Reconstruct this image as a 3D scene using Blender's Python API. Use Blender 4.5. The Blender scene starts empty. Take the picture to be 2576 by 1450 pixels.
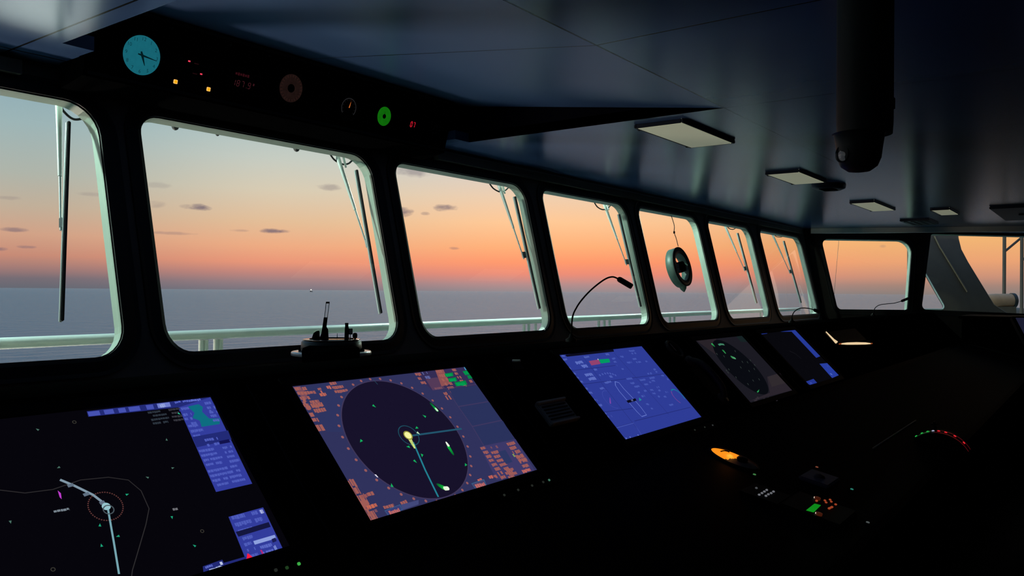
# Ship's bridge at dusk: front windows, overhead gauges, a long console of glowing displays, sea and sunset outside.
import bpy, bmesh, math, random
from mathutils import Vector, Matrix
random.seed(7)
PI = math.pi
C = bpy.context.scene.collection
ZC = 1.42                                   # eye height above the bridge floor; all z below are relative to it
W, H = 2576, 1450
F, YAW, PITCH, ROLL = 2028.29, 0.636435, 0.0042873, 0.0073120
LEAN = 0.2514                               # the front windows lean outward
YW = 3.0                                    # window plane: y = YW + LEAN*z

# ------------------------------------------------------------------ camera
fw = Vector((math.cos(YAW)*math.cos(PITCH), math.sin(YAW)*math.cos(PITCH), math.sin(PITCH)))
r0 = Vector((math.sin(YAW), -math.cos(YAW), 0)); u0 = r0.cross(fw)
rt = r0*math.cos(ROLL) + u0*math.sin(ROLL); up = -r0*math.sin(ROLL) + u0*math.cos(ROLL)
cd = bpy.data.cameras.new('camera'); cam = bpy.data.objects.new('camera', cd); C.objects.link(cam)
cd.sensor_width = 36; cd.sensor_fit = 'HORIZONTAL'; cd.lens = 36*F/W; cd.clip_start = .02; cd.clip_end = 2e5
m = Matrix((rt, up, -fw)).transposed().to_4x4(); m.translation = (0, 0, ZC); cam.matrix_world = m
bpy.context.scene.camera = cam

def ray(px, py): return rt*(px-W/2) - up*(py-H/2) + fw*F
def on_z(px, py, z): d = ray(px, py); return d*(z/d.z)
def on_y(px, py, y): d = ray(px, py); return d*(y/d.y)
def on_win(px, py, off=0.0):
    d = ray(px, py); return d*((YW+off)/(d.y-LEAN*d.z))
TS = 0.790396; SV = Vector((0, math.cos(TS), math.sin(TS))); SN = Vector((0, -math.sin(TS), math.cos(TS)))
SH = Vector((1.115, 1.41, -.211)).dot(SN)   # slope of the console that carries the displays
def on_scr(px, py):
    d = ray(px, py); return d*(SH/d.dot(SN))
def scr(x, v, off=0.0): return Vector((x, 0, 0)) + SV*v + SN*(SH+off)
def xv(px, py): p = on_scr(px, py); return p.x, p.dot(SV)
DS = .2
def desk_z(y): return -.49 - DS*(1.13-y)
def on_desk(px, py):
    d = ray(px, py); return d*((-.49-DS*1.13)/(d.z-DS*d.y))
N8 = Vector((.70711, .70711, 0)); E8 = Vector((.70711, -.70711, 0)); C8 = 9.632
def on_8(px, py, off=0.0):
    d = ray(px, py); return d*((C8+off)/(d.dot(N8)-LEAN*d.z))

# ------------------------------------------------------------------ materials
def lin(c):
    f = lambda v: v/12.92 if v <= .04045 else ((v+.055)/1.055)**2.4
    return tuple(f(x/255) for x in c[:3]) + (1.0,)
def mat(name, rgb, rough=.5, spec=.5, metal=0.0, vary=.12, scale=6.0, bump=0.0, coat=0.0):
    m = bpy.data.materials.new(name); m.use_nodes = True; nt = m.node_tree; b = nt.nodes['Principled BSDF']
    tc = nt.nodes.new('ShaderNodeTexCoord'); nz = nt.nodes.new('ShaderNodeTexNoise')
    nz.inputs['Scale'].default_value = scale; nz.inputs['Detail'].default_value = 4
    nt.links.new(tc.outputs['Object'], nz.inputs['Vector'])
    rp = nt.nodes.new('ShaderNodeValToRGB'); rp.color_ramp.elements[0].position = .3; rp.color_ramp.elements[1].position = .7
    l = lin(rgb)
    rp.color_ramp.elements[0].color = tuple(x*(1-vary) for x in l[:3]) + (1,)
    rp.color_ramp.elements[1].color = tuple(min(1, x*(1+vary)) for x in l[:3]) + (1,)
    nt.links.new(nz.outputs['Fac'], rp.inputs['Fac']); nt.links.new(rp.outputs['Color'], b.inputs['Base Color'])
    b.inputs['Roughness'].default_value = rough; b.inputs['Specular IOR Level'].default_value = spec; b.inputs['Metallic'].default_value = metal
    b.inputs['Coat Weight'].default_value = coat
    if bump:
        bp = nt.nodes.new('ShaderNodeBump'); bp.inputs['Strength'].default_value = bump; bp.inputs['Distance'].default_value = .002
        nt.links.new(nz.outputs['Fac'], bp.inputs['Height']); nt.links.new(bp.outputs['Normal'], b.inputs['Normal'])
    return m
def emit(name, rgb, strength=1.0, vary=0.0):
    m = mat(name, (10, 10, 10), .4, .3); nt = m.node_tree; b = nt.nodes['Principled BSDF']
    b.inputs['Emission Color'].default_value = lin(rgb); b.inputs['Emission Strength'].default_value = strength
    if vary:
        nz = nt.nodes.new('ShaderNodeTexNoise'); nz.inputs['Scale'].default_value = 60
        tc = nt.nodes.new('ShaderNodeTexCoord'); nt.links.new(tc.outputs['Object'], nz.inputs['Vector'])
        mp = nt.nodes.new('ShaderNodeMapRange'); mp.inputs['To Min'].default_value = strength*(1-vary); mp.inputs['To Max'].default_value = strength*(1+vary)
        nt.links.new(nz.outputs['Fac'], mp.inputs['Value']); nt.links.new(mp.outputs['Result'], b.inputs['Emission Strength'])
    return m
def screen_material(name, strength=1.0):
    m = bpy.data.materials.new(name); m.use_nodes = True; nt = m.node_tree; b = nt.nodes['Principled BSDF']
    a = nt.nodes.new('ShaderNodeAttribute'); a.attribute_name = 'ink'
    b.inputs['Base Color'].default_value = (.004, .004, .004, 1); b.inputs['Roughness'].default_value = .5; b.inputs['Specular IOR Level'].default_value = 0
    nt.links.new(a.outputs['Color'], b.inputs['Emission Color']); b.inputs['Emission Strength'].default_value = strength
    return m

M = {}
M['black'] = mat('black_painted_steel', (10, 10, 11), .7, .0)
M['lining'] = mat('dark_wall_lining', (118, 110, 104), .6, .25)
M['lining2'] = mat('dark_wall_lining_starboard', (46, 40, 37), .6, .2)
M['rubber'] = mat('black_rubber', (18, 18, 20), .6, .3)
M['frame'] = mat('dark_window_moulding', (40, 37, 36), .5, .35)
M['console'] = mat('console_black_laminate', (8, 8, 9), .8, .0)
M['desk'] = mat('desk_black_laminate', (8, 8, 9), .7, .012)
M['topblack'] = mat('console_top_black', (7, 7, 8), .7, .0)
M['floor'] = mat('dark_rubber_flooring', (30, 30, 34), .6, .3)
M['white'] = mat('white_marine_paint', (205, 212, 205), .32, .5, vary=.05)
M['reveal'] = mat('pale_green_grey_paint', (162, 176, 162), .5, .4, vary=.05)
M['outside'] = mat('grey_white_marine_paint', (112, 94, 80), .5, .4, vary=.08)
M['deckpaint'] = mat('pale_deck_paint', (150, 160, 152), .7, .3)
M['steel'] = mat('wiper_grey_metal', (165, 174, 172), .4, .5, .3)
M['chrome'] = mat('bright_metal', (190, 190, 188), .25, .5, 1.0)
M['greygreen'] = mat('grey_green_enamel', (62, 84, 74), .45, .4)
M['darkgrey'] = mat('dark_grey_plastic', (55, 55, 56), .5, .4)
M['midgrey'] = mat('mid_grey_plastic', (215, 218, 212), .5, .4)
M['diffuser'] = mat('lamp_diffuser_plastic', (235, 232, 208), .5, .3, vary=.03)
M['diffuser'].node_tree.nodes['Principled BSDF'].inputs['Emission Color'].default_value = lin((118, 120, 102)); M['diffuser'].node_tree.nodes['Principled BSDF'].inputs['Emission Strength'].default_value = .85  # faint emission added to the plastic so the diffusers look pale
M['fixture'] = mat('navy_fixture_frame', (28, 30, 46), .45, .3)
M['trim'] = mat('pale_ceiling_trim', (248, 242, 228), .4, .5, vary=.05)
M['dialplate'] = mat('polished_dial_plate', (120, 90, 70), .12, .9, .9)
M['tray'] = mat('pale_gloss_ring', (225, 228, 230), .15, .7, .0)
M['periscope'] = mat('periscope_grey_paint', (40, 46, 46), .5, .3)
M['screen'] = screen_material('lit_screen')
M['bezel'] = mat('screen_bezel_black', (9, 9, 10), .6, .08)

def glass():
    m = bpy.data.materials.new('window_glass'); m.use_nodes = True; nt = m.node_tree; nt.nodes.clear()
    o = nt.nodes.new('ShaderNodeOutputMaterial'); mx = nt.nodes.new('ShaderNodeMixShader')
    tr = nt.nodes.new('ShaderNodeBsdfTransparent'); tr.inputs['Color'].default_value = (.97, .985, .98, 1)
    gl = nt.nodes.new('ShaderNodeBsdfGlossy'); gl.inputs['Roughness'].default_value = .02
    ge = nt.nodes.new('ShaderNodeNewGeometry'); dp = nt.nodes.new('ShaderNodeVectorMath'); dp.operation = 'DOT_PRODUCT'
    nt.links.new(ge.outputs['Normal'], dp.inputs[0]); nt.links.new(ge.outputs['Incoming'], dp.inputs[1])
    def mth(op, a, b):
        n = nt.nodes.new('ShaderNodeMath'); n.operation = op
        for i, v in enumerate((a, b)):
            if isinstance(v, float): n.inputs[i].default_value = v
            elif v is not None: nt.links.new(v, n.inputs[i])
        return n.outputs[0]
    sc = mth('POWER', mth('SUBTRACT', 1.0, mth('ABSOLUTE', dp.outputs['Value'], None)), 5.0)
    fac = mth('ADD', mth('MULTIPLY', sc, .80), .055)               # both faces of the pane together
    nt.links.new(fac, mx.inputs['Fac']); nt.links.new(tr.outputs[0], mx.inputs[1]); nt.links.new(gl.outputs[0], mx.inputs[2])
    nt.links.new(mx.outputs[0], o.inputs['Surface']); return m
M['glass'] = glass()

def ceiling_material():
    m = mat('ceiling_panels', (64, 92, 138), .22, .9, vary=.05, scale=3); nt = m.node_tree; b = nt.nodes['Principled BSDF']
    tc = nt.nodes.new('ShaderNodeTexCoord'); sp = nt.nodes.new('ShaderNodeSeparateXYZ'); nt.links.new(tc.outputs['Object'], sp.inputs[0])
    def seam(out, off, pitch):                                   # narrow dark joint between panels
        a = nt.nodes.new('ShaderNodeMath'); a.operation = 'SUBTRACT'; a.inputs[1].default_value = off-pitch*40; nt.links.new(out, a.inputs[0])
        d = nt.nodes.new('ShaderNodeMath'); d.operation = 'PINGPONG'; d.inputs[1].default_value = pitch/2; nt.links.new(a.outputs[0], d.inputs[0])
        l = nt.nodes.new('ShaderNodeMath'); l.operation = 'LESS_THAN'; l.inputs[1].default_value = .004; nt.links.new(d.outputs[0], l.inputs[0]); return l
    s1 = seam(sp.outputs['X'], 1.23, 1.14); s2 = seam(sp.outputs['Y'], 1.402, 1.7)
    mx = nt.nodes.new('ShaderNodeMath'); mx.operation = 'MAXIMUM'; nt.links.new(s1.outputs[0], mx.inputs[0]); nt.links.new(s2.outputs[0], mx.inputs[1])
    src = b.inputs['Base Color'].links[0].from_socket
    mc = nt.nodes.new('ShaderNodeMix'); mc.data_type = 'RGBA'; nt.links.new(mx.outputs[0], mc.inputs['Factor']); nt.links.new(src, mc.inputs['A'])
    mc.inputs['B'].default_value = (.004, .004, .006, 1); nt.links.new(mc.outputs['Result'], b.inputs['Base Color'])
    inv = nt.nodes.new('ShaderNodeMath'); inv.operation = 'MULTIPLY_ADD'; inv.inputs[1].default_value = -.6; inv.inputs[2].default_value = .9
    nt.links.new(mx.outputs[0], inv.inputs[0]); nt.links.new(inv.outputs[0], b.inputs['Specular IOR Level'])
    return m
M['ceiling'] = ceiling_material()
M['recess'] = ceiling_material(); M['recess'].name = 'recess_panel'; M['recess'].node_tree.nodes['Principled BSDF'].inputs['Roughness'].default_value = .34

def sea_material():
    m = bpy.data.materials.new('sea_water'); m.use_nodes = True; nt = m.node_tree; b = nt.nodes['Principled BSDF']
    b.inputs['Base Color'].default_value = (.135, .290, .345, 1); b.inputs['Roughness'].default_value = .26; b.inputs['IOR'].default_value = 1.33
    tc = nt.nodes.new('ShaderNodeTexCoord')
    mp = nt.nodes.new('ShaderNodeMapping'); mp.inputs['Scale'].default_value = (.05, .11, 1); mp.inputs['Rotation'].default_value = (0, 0, .5)
    n1 = nt.nodes.new('ShaderNodeTexNoise'); n1.inputs['Scale'].default_value = 1.0; n1.inputs['Detail'].default_value = 6; n1.inputs['Roughness'].default_value = .6
    nt.links.new(tc.outputs['Object'], mp.inputs[0]); nt.links.new(mp.outputs[0], n1.inputs['Vector'])
    bp = nt.nodes.new('ShaderNodeBump'); bp.inputs['Strength'].default_value = 1.0; bp.inputs['Distance'].default_value = 6.0
    nt.links.new(n1.outputs['Fac'], bp.inputs['Height']); nt.links.new(bp.outputs['Normal'], b.inputs['Normal'])
    return m
M['sea'] = sea_material()

# ------------------------------------------------------------------ mesh helpers (coordinates relative to eye height)
def frame_of(d):
    d = d.normalized(); a = Vector((0, 0, 1)) if abs(d.z) < .9 else Vector((1, 0, 0))
    u = d.cross(a).normalized(); return u, u.cross(d).normalized(), d
class MB:
    def __init__(s): s.v = []; s.f = []; s.mi = []; s.sm = []
    def add(s, vs, fs, mi=0, smooth=False):
        o = len(s.v); s.v += [Vector(p) for p in vs]
        for f in fs: s.f.append([o+i for i in f]); s.mi.append(mi); s.sm.append(smooth)
        return s
    def box(s, c, size, ax=None, mi=0):
        c = Vector(c); X, Y, Z = ax or (Vector((1,0,0)), Vector((0,1,0)), Vector((0,0,1)))
        hx, hy, hz = [q/2 for q in size]; vs = []
        for k in (-1, 1):
            for j, i in ((-1,-1), (-1,1), (1,1), (1,-1)): vs.append(c + X*hx*i + Y*hy*j + Z*hz*k)
        return s.add(vs, [(3,2,1,0), (4,5,6,7), (0,1,5,4), (1,2,6,5), (2,3,7,6), (3,0,4,7)], mi)
    def bbox(s, c, size, ax=None, b=.004, mi=0):                  # box with chamfered edges
        c = Vector(c); X, Y, Z = ax or (Vector((1,0,0)), Vector((0,1,0)), Vector((0,0,1)))
        bm = bmesh.new(); bmesh.ops.create_cube(bm, size=1)
        for v in bm.verts: v.co = Vector((v.co.x*size[0], v.co.y*size[1], v.co.z*size[2]))
        bmesh.ops.bevel(bm, geom=bm.edges[:], offset=min(b, min(size)*.45), segments=2, affect='EDGES')
        bm.verts.index_update()
        s.add([c + X*v.co.x + Y*v.co.y + Z*v.co.z for v in bm.verts], [[v.index for v in f.verts] for f in bm.faces], mi); bm.free(); return s
    def tube(s, pts, r, seg=12, mi=0, caps=True):
        pts = [Vector(p) for p in pts]; n = len(pts); rs = r if isinstance(r, (list, tuple)) else [r]*n
        vs = []; fs = []; pu = None
        for i, p in enumerate(pts):
            d = (pts[min(i+1, n-1)] - pts[max(i-1, 0)]).normalized()
            if pu is None: pu = frame_of(d)[0]
            u = (pu - d*pu.dot(d)).normalized(); w = d.cross(u); pu = u
            for k in range(seg): a = 2*PI*k/seg; vs.append(p + u*rs[i]*math.cos(a) + w*rs[i]*math.sin(a))
        for i in range(n-1):
            for k in range(seg): k2 = (k+1) % seg; fs.append((i*seg+k, i*seg+k2, (i+1)*seg+k2, (i+1)*seg+k))
        s.add(vs, fs, mi, True)
        if caps: s.add(vs[:seg], [list(range(seg))[::-1]], mi); s.add(vs[-seg:], [list(range(seg))], mi)
        return s
    def lathe(s, prof, c, axis=(0,0,1), seg=32, mi=0, smooth=True, a0=0.0, a1=2*PI, u=None):
        c = Vector(c); d = Vector(axis).normalized()
        if u is None: u, w, d = frame_of(d)
        else: u = Vector(u).normalized(); w = d.cross(u)
        full = abs(a1-a0-2*PI) < 1e-6; ns = seg if full else seg+1; vs = []; fs = []
        for r, h in prof:
            for k in range(ns): a = a0+(a1-a0)*k/seg; vs.append(c + d*h + u*r*math.cos(a) + w*r*math.sin(a))
        for i in range(len(prof)-1):
            for k in range(seg): k2 = (k+1) % ns; fs.append((i*ns+k, i*ns+k2, (i+1)*ns+k2, (i+1)*ns+k))
        return s.add(vs, fs, mi, smooth)
    def plate(s, outer, holes, fn, t, mi=(0, 0, 0)):              # fn(u,v,w)->point; holes keep their rims; mi = inner face, outer face, rims
        loops = [[Vector((p[0], p[1], 0)) for p in outer]] + [[Vector((p[0], p[1], 0)) for p in h] for h in holes]
        flat = [p for l in loops for p in l]; n = len(flat); bm = bmesh.new(); vv = [bm.verts.new(p) for p in flat]; o = 0; ee = []
        for l in loops:
            ee += [bm.edges.new((vv[o+i], vv[o+(i+1) % len(l)])) for i in range(len(l))]; o += len(l)
        bm.verts.index_update(); bmesh.ops.triangle_fill(bm, use_beauty=True, use_dissolve=False, edges=ee, normal=(0, 0, 1))
        bm.verts.index_update(); tris = [[v.index for v in f.verts] for f in bm.faces]; bm.free()
        a = [fn(p.x, p.y, 0) for p in flat]; b = [fn(p.x, p.y, t) for p in flat]
        s.add(a, [tuple(q) for q in tris], mi[0]); s.add(b, [tuple(q)[::-1] for q in tris], mi[1])
        o = 0
        for l in loops:
            k = len(l); s.add(a[o:o+k]+b[o:o+k], [(i, (i+1) % k, k+(i+1) % k, k+i) for i in range(k)], mi[2]); o += k
        return s
    def text(s, body, o, ux, uy, size, mi=0, depth=0.0):          # flat lettering, centred on o
        cu = bpy.data.curves.new('t', 'FONT'); cu.body = body; cu.size = size; cu.align_x = 'CENTER'; cu.align_y = 'CENTER'; cu.resolution_u = 3
        ob = bpy.data.objects.new('t', cu); C.objects.link(ob); bpy.context.view_layer.update()
        me = ob.evaluated_get(bpy.context.evaluated_depsgraph_get()).to_mesh()
        s.add([Vector(o) + ux*v.co.x + uy*v.co.y for v in me.vertices], [list(p.vertices) for p in me.polygons], mi)
        bpy.data.objects.remove(ob); bpy.data.curves.remove(cu); return s
    def build(s, name, mats, parent=None, kind=None):
        me = bpy.data.meshes.new(name); off = Vector((0, 0, 0))
        q = parent
        while q is not None: off += q.location; q = q.parent
        me.from_pydata([p + Vector((0,0,ZC)) - off for p in s.v], [], s.f)
        if not isinstance(mats, (list, tuple)): mats = [mats]
        for mm in mats: me.materials.append(mm)
        me.polygons.foreach_set('material_index', s.mi); me.polygons.foreach_set('use_smooth', s.sm)
        bm = bmesh.new(); bm.from_mesh(me); bmesh.ops.recalc_face_normals(bm, faces=bm.faces[:]); bm.to_mesh(me); bm.free()
        me.update(); ob = bpy.data.objects.new(name, me); C.objects.link(ob)
        if parent is not None: ob.parent = parent
        if kind: ob['kind'] = kind
        return ob
def tag(o, label, cat, group=None):
    o['label'] = label; o['category'] = cat
    if group: o['group'] = group
    return o
def thing(name, label, cat, loc, group=None, kind=None):
    o = bpy.data.objects.new(name, None); C.objects.link(o); o.empty_display_size = .05
    o.location = Vector(loc) + Vector((0, 0, ZC))
    if kind: o['kind'] = kind
    else: tag(o, label, cat, group)
    return o
def rounded(poly, r, seg=7):                                      # polygon with rounded corners
    out = []; n = len(poly); rr = r if isinstance(r, (list, tuple)) else [r]*n
    for i in range(n):
        p0, p, p1 = [Vector(poly[(i+k) % n]) for k in (-1, 0, 1)]
        a = (p0-p).normalized(); b = (p1-p).normalized(); ang = a.angle(b); t = min(rr[i]/math.tan(ang/2), (p0-p).length*.49, (p1-p).length*.49); R = t*math.tan(ang/2)
        c = p + (a+b).normalized()*(R/math.sin(ang/2)); s0 = p+a*t-c; s1 = p+b*t-c
        a0 = math.atan2(s0.y, s0.x); da = (math.atan2(s1.y, s1.x)-a0+PI) % (2*PI)-PI
        for k in range(seg+1): q = a0+da*k/seg; out.append((c.x+R*math.cos(q), c.y+R*math.sin(q)))
    return out
def smooth_curve(pts, n=8):
    P = [Vector(p) for p in pts]; P = [P[0]*2-P[1]] + P + [P[-1]*2-P[-2]]; out = []
    for i in range(1, len(P)-2):
        for k in range(n):
            t = k/n; a, b, c, d = P[i-1:i+3]
            out.append(.5*((2*b)+(c-a)*t+(2*a-5*b+4*c-d)*t*t+(3*b-a-3*c+d)*t**3))
    return out + [P[-2]]

# ------------------------------------------------------------------ setting: walls, windows, ceiling, floor
ZT, ZB = .710, -.249
nF = Vector((0, 1, -LEAN)).normalized()
def front(x, z, w=0.0): return Vector((x, YW+LEAN*z, z)) + nF*w
WX = [(-2.55, -1.40), (-1.15, .04), (.30, 1.557), (1.731, 3.000), (3.186, 4.408), (4.623, 5.823), (6.050, 7.245), (7.505, 8.665), (8.980, 10.47)]
holes = [rounded([(a, ZB), (b, ZB), (b, ZT), (a, ZT)], [.11, .11, .12, .085]) for a, b in WX]
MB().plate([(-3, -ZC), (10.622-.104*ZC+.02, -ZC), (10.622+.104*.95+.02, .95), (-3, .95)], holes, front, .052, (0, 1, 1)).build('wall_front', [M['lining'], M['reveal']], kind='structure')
def offset_poly(poly, d):
    out = []; n = len(poly)
    for i in range(n):
        a = Vector(poly[i-1]); b = Vector(poly[(i+1) % n]); t = (b-a).normalized(); out.append((poly[i][0]+t.y*d, poly[i][1]-t.x*d))
    return out
def window(n, hole, fn, wipe=True):
    c = sum((Vector(p) for p in hole), Vector((0, 0)))/len(hole)
    root = thing('window_%d' % n, None, None, fn(c.x, min(p[1] for p in hole), 0), kind='structure')
    MB().add([fn(p[0], p[1], .012) for p in hole], [list(range(len(hole)))]).build('pane', M['glass'], root)
    k = MB(); lo = offset_poly(hole, .004); l1 = offset_poly(hole, .018); l2 = offset_poly(hole, .055); l3 = offset_poly(hole, .07); nn = len(hole)
    for A, wa, B, wb in ((lo, 0, lo, -.010), (lo, -.010, l1, -.014), (l1, -.014, l2, -.008), (l2, -.008, l3, -.012), (l3, -.012, l3, 0)):
        k.add([fn(p[0], p[1], wa) for p in A] + [fn(p[0], p[1], wb) for p in B], [(i, (i+1) % nn, nn+(i+1) % nn, nn+i) for i in range(nn)], 0, True)
    k.build('window_frame', M['frame'], root)
    return root
for i, h in enumerate(holes): window(i+1, h, front)

def w8(u, z, w=0.0):
    return N8*(C8+LEAN*z) + E8*u + E8*((Vector((10.622, 3.0, 0))).dot(E8)) + Vector((0, 0, z)) + Vector((N8.x, N8.y, -LEAN)).normalized()*w
def uz8(px, py, off=0.0): p = on_8(px, py, off); return (p - Vector((10.622, 3, 0))).dot(E8), p.z
h8 = rounded([uz8(2107, 778.5), uz8(2281, 780), (1.455, .7165), uz8(2066, 602)], [.06, .03, .15, .08])
h8b = rounded([uz8(2318, 779), (4.6, -.30), (4.6, .80), uz8(2342, 589)], [.05, .08, .08, .05])
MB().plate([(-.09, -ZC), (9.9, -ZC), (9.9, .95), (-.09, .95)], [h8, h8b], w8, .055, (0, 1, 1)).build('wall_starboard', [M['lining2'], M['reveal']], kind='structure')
window(10, h8, w8); window(11, h8b, w8)
MB().box((-3.03, -.5, -.2), (.06, 7.6, 2.5)).build('wall_port', M['lining'], kind='structure')
MB().box((7.4, -4.03, -.2), (21, .06, 2.5)).build('wall_aft', M['lining'], kind='structure')
MB().box((7.4, -.3, -ZC-.03), (21, 7.4, .06)).build('floor', M['floor'], kind='structure')

ZCE = .84
RX0, RX1, RY0, RY1, RZ = 1.30, 3.506, 1.406, 3.00, 1.056         # recess over the overhead panel
PX0, PX1 = 1.408, 3.388
def cei(x, y, w=0.0): return Vector((x, y, ZCE+w))
MB().plate([(-3, -4), (17.8, -4), (10.79, 3.20), (-3, 3.22)], [[(RX0, RY0), (RX1, RY0), (RX1, 2.90), (PX1, 2.90), (PX1, RY1), (PX0, RY1), (PX0, 2.885), (RX0, 2.885)]], cei, .05, (0, 0, 0)).build('ceiling', M['ceiling'], kind='structure')
rec = MB()
A0, A1 = Vector((RX0, RY0, ZCE)), Vector((RX1, RY0, ZCE)); B0, B1 = Vector((RX0, RY1, RZ)), Vector((RX1, RY1, RZ))
rec.add([A0, A1, B1, B0], [(0, 1, 2, 3)])
rec.build('ceiling_recess', M['recess'], kind='structure')
rs = MB()
rs.add([A0, B0, Vector((RX0, RY1, ZCE)), A0+Vector((-.02,0,0)), B0+Vector((-.02,0,0)), Vector((RX0-.02, RY1, ZCE))], [(0,1,2), (3,4,5), (0,1,4,3)])
rs.add([A1, B1, Vector((RX1, RY1, ZCE)), A1+Vector((.02,0,0)), B1+Vector((.02,0,0)), Vector((RX1+.02, RY1, ZCE))], [(0,1,2), (3,4,5), (0,1,4,3)])
rs.box(((RX0+RX1)/2, 2.985, .98), (RX1-RX0, .02, .18))
rs.build('trim_1', mat('recess_side_navy', (11, 11, 19), .6, .0), kind='structure')
# pale trim at the edge of the ceiling along the starboard windows
p0 = on_z(2040, 588, .772); p1 = on_z(2700, 582, .772); d = (p1-p0).normalized(); s = Vector((-d.y, d.x, 0))
k = MB(); k.box((p0+p1)/2 + Vector((0, 0, .033)), ((p1-p0).length, .05, .066), (d, s, Vector((0,0,1))))
k.build('trim_2', M['trim'], kind='structure')
# header band between the window tops and the ceiling
k = MB()
for (x0, x1) in ((-3, RX0-.02), (RX1+.02, 10.5)):
    k.box(((x0+x1)/2, 3.165, .795), (x1-x0, .04, .05))
k.build('trim_3', M['lining'], kind='structure')

# ------------------------------------------------------------------ overhead instrument panel in the recess
TA = .252; ux = Vector((1, 0, 0)); uz = Vector((0, -math.sin(TA), math.cos(TA))); ny = Vector((0, -math.cos(TA), -math.sin(TA)))   # the panel faces aft and a little down
PO = Vector((0, 2.95, .88)); AXP = (ux, -ny, uz)
def yz(z): return 2.95 - math.tan(TA)*(z-.88)
class PB(MB):                                                     # boxes square to the panel face
    def box(s, c, size, ax=None, mi=0): return MB.box(s, c, size, ax or AXP, mi)
    def bbox(s, c, size, ax=None, b=.004, mi=0): return MB.bbox(s, c, size, ax or AXP, b, mi)
ov = thing('overhead_panel', 'black overhead instrument panel in the ceiling recess above the windows', 'instrument panel', ((PX0+PX1)/2, 3.0, .76))
k = PB(); prof = [(yz(.770), .770), (yz(1.075), 1.075), (3.15, 1.075), (3.15, .745)]
k.add([(PX0+.004, y, z) for y, z in prof] + [(PX1-.004, y, z) for y, z in prof], [(0,1,2,3), (4,5,6,7)] + [(i, (i+1) % 4, 4+(i+1) % 4, 4+i) for i in range(4)])
k.build('housing', M['black'], ov)
k = PB()
for z in (.783, 1.03): k.bbox(((RX0+RX1)/2, yz(z)-.005, z), (PX1-PX0-.03, .008, .012), b=.002)
k.build('trim_rail', M['frame'], ov)
for i, x in enumerate((1.45, 1.72, 1.98, 2.17, 2.50, 2.77, 3.0, 3.2, 3.36)):
    k = PB(); k.lathe([(0, .004), (.004, .004), (.006, 0)], (x, yz(1.01), 1.01), ny, 10); k.build('screw', M['darkgrey'], ov)
def P(px, py): d = ray(px, py); return d*(PO.dot(ny)/d.dot(ny))
def disc(k, c, r, off, mi=0, seg=40, r0=0.0):
    if r0 <= 0: k.lathe([(0.0001, off), (r, off)], c, ny, seg, mi, False)
    else: k.lathe([(r0, off), (r, off)], c, ny, seg, mi, False)
def bezel(c, r, parent, mm='black', w=.010, h=.012):
    PB().lathe([(r, .0005), (r, h*.6), (r+w*.4, h), (r+w, h*.6), (r+w, .0005)], c, ny, 48).build('bezel', M[mm], parent)
def hand(k, c, ang, l, back, w, off, mi):
    d = ux*math.sin(ang) + uz*math.cos(ang); n = ux*math.cos(ang) - uz*math.sin(ang); o = c + ny*off
    k.add([o-d*back-n*w*.6, o-d*back+n*w*.6, o+n*w, o+d*l+n*w*.25, o+d*l-n*w*.25, o-n*w], [(0,1,2,5), (5,2,3,4)], mi)
# clock
c = P(355, 139); R = .0735
ck = thing('wall_clock', 'round clock with a glowing teal face and black hands, left end of the overhead panel', 'clock', c)
bezel(c, R, ck, w=.012)
E_teal = emit('clock_glow', (22, 98, 112), 1, .12); E_ink = emit('clock_ink', (8, 54, 64)); E_dark = emit('clock_hand_black', (2, 26, 30))
k = PB(); disc(k, c, R, .004); k.build('clock_face', E_teal, ck)
for h in range(1, 13):
    a = 2*PI*h/12; k = PB(); k.text(str(h), c + ux*math.sin(a)*R*.82 + uz*math.cos(a)*R*.82 + ny*.0055, ux, uz, .019); k.build('numeral', E_ink, ck)
k = PB(); hand(k, c, 2*PI*(5+16/60)/12, R*.52, R*.2, .0052, .0085, 0); k.build('hour_hand', E_dark, ck)
k = PB(); hand(k, c, 2*PI*16.3/60, R*.80, R*.24, .0038, .0100, 0); k.build('minute_hand', E_dark, ck)
# watch alarm panel: two red indicators and two amber keys
c = P(480, 190)
al = thing('alarm_panel', 'small black alarm panel with two red lamps and two amber keys, beside the teal clock', 'alarm panel', c)
PB().bbox(c + ny*.0046, (.20, .008, .135), b=.003).build('faceplate', M['bezel'], al)
E_red = emit('red_lamp', (235, 62, 88)); E_amb = emit('amber_key', (255, 168, 14), 1.1); E_ambe = emit('amber_key_rim', (255, 205, 140))
for px, py in ((473, 153.5), (503, 186)):
    k = PB(); k.bbox(P(px, py) + ny*.008, (.0125, .004, .0095), b=.002); o = k.build('lamp', E_red, al); o['label'] = 'red indicator lamp'
for px, py in ((438.5, 205), (521.5, 224)):
    k = PB(); k.bbox(P(px, py) + ny*.008, (.0200, .005, .0190), b=.003, mi=0); k.bbox(P(px, py) + ny*.0085, (.0172, .0055, .0165), b=.003, mi=1)
    o = k.build('key', [E_ambe, E_amb], al); o['label'] = 'lit amber push key'
E_dim = emit('dim_red_letters', (34, 10, 14))
for px, py in ((491, 160), (487, 185)):
    k = PB()
    for j in range(5): k.box(P(px, py) + ux*(j*.004-.008) + ny*.0094, (.0026, .0005, .004))
    k.build('lettering', E_dim, al)
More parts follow.
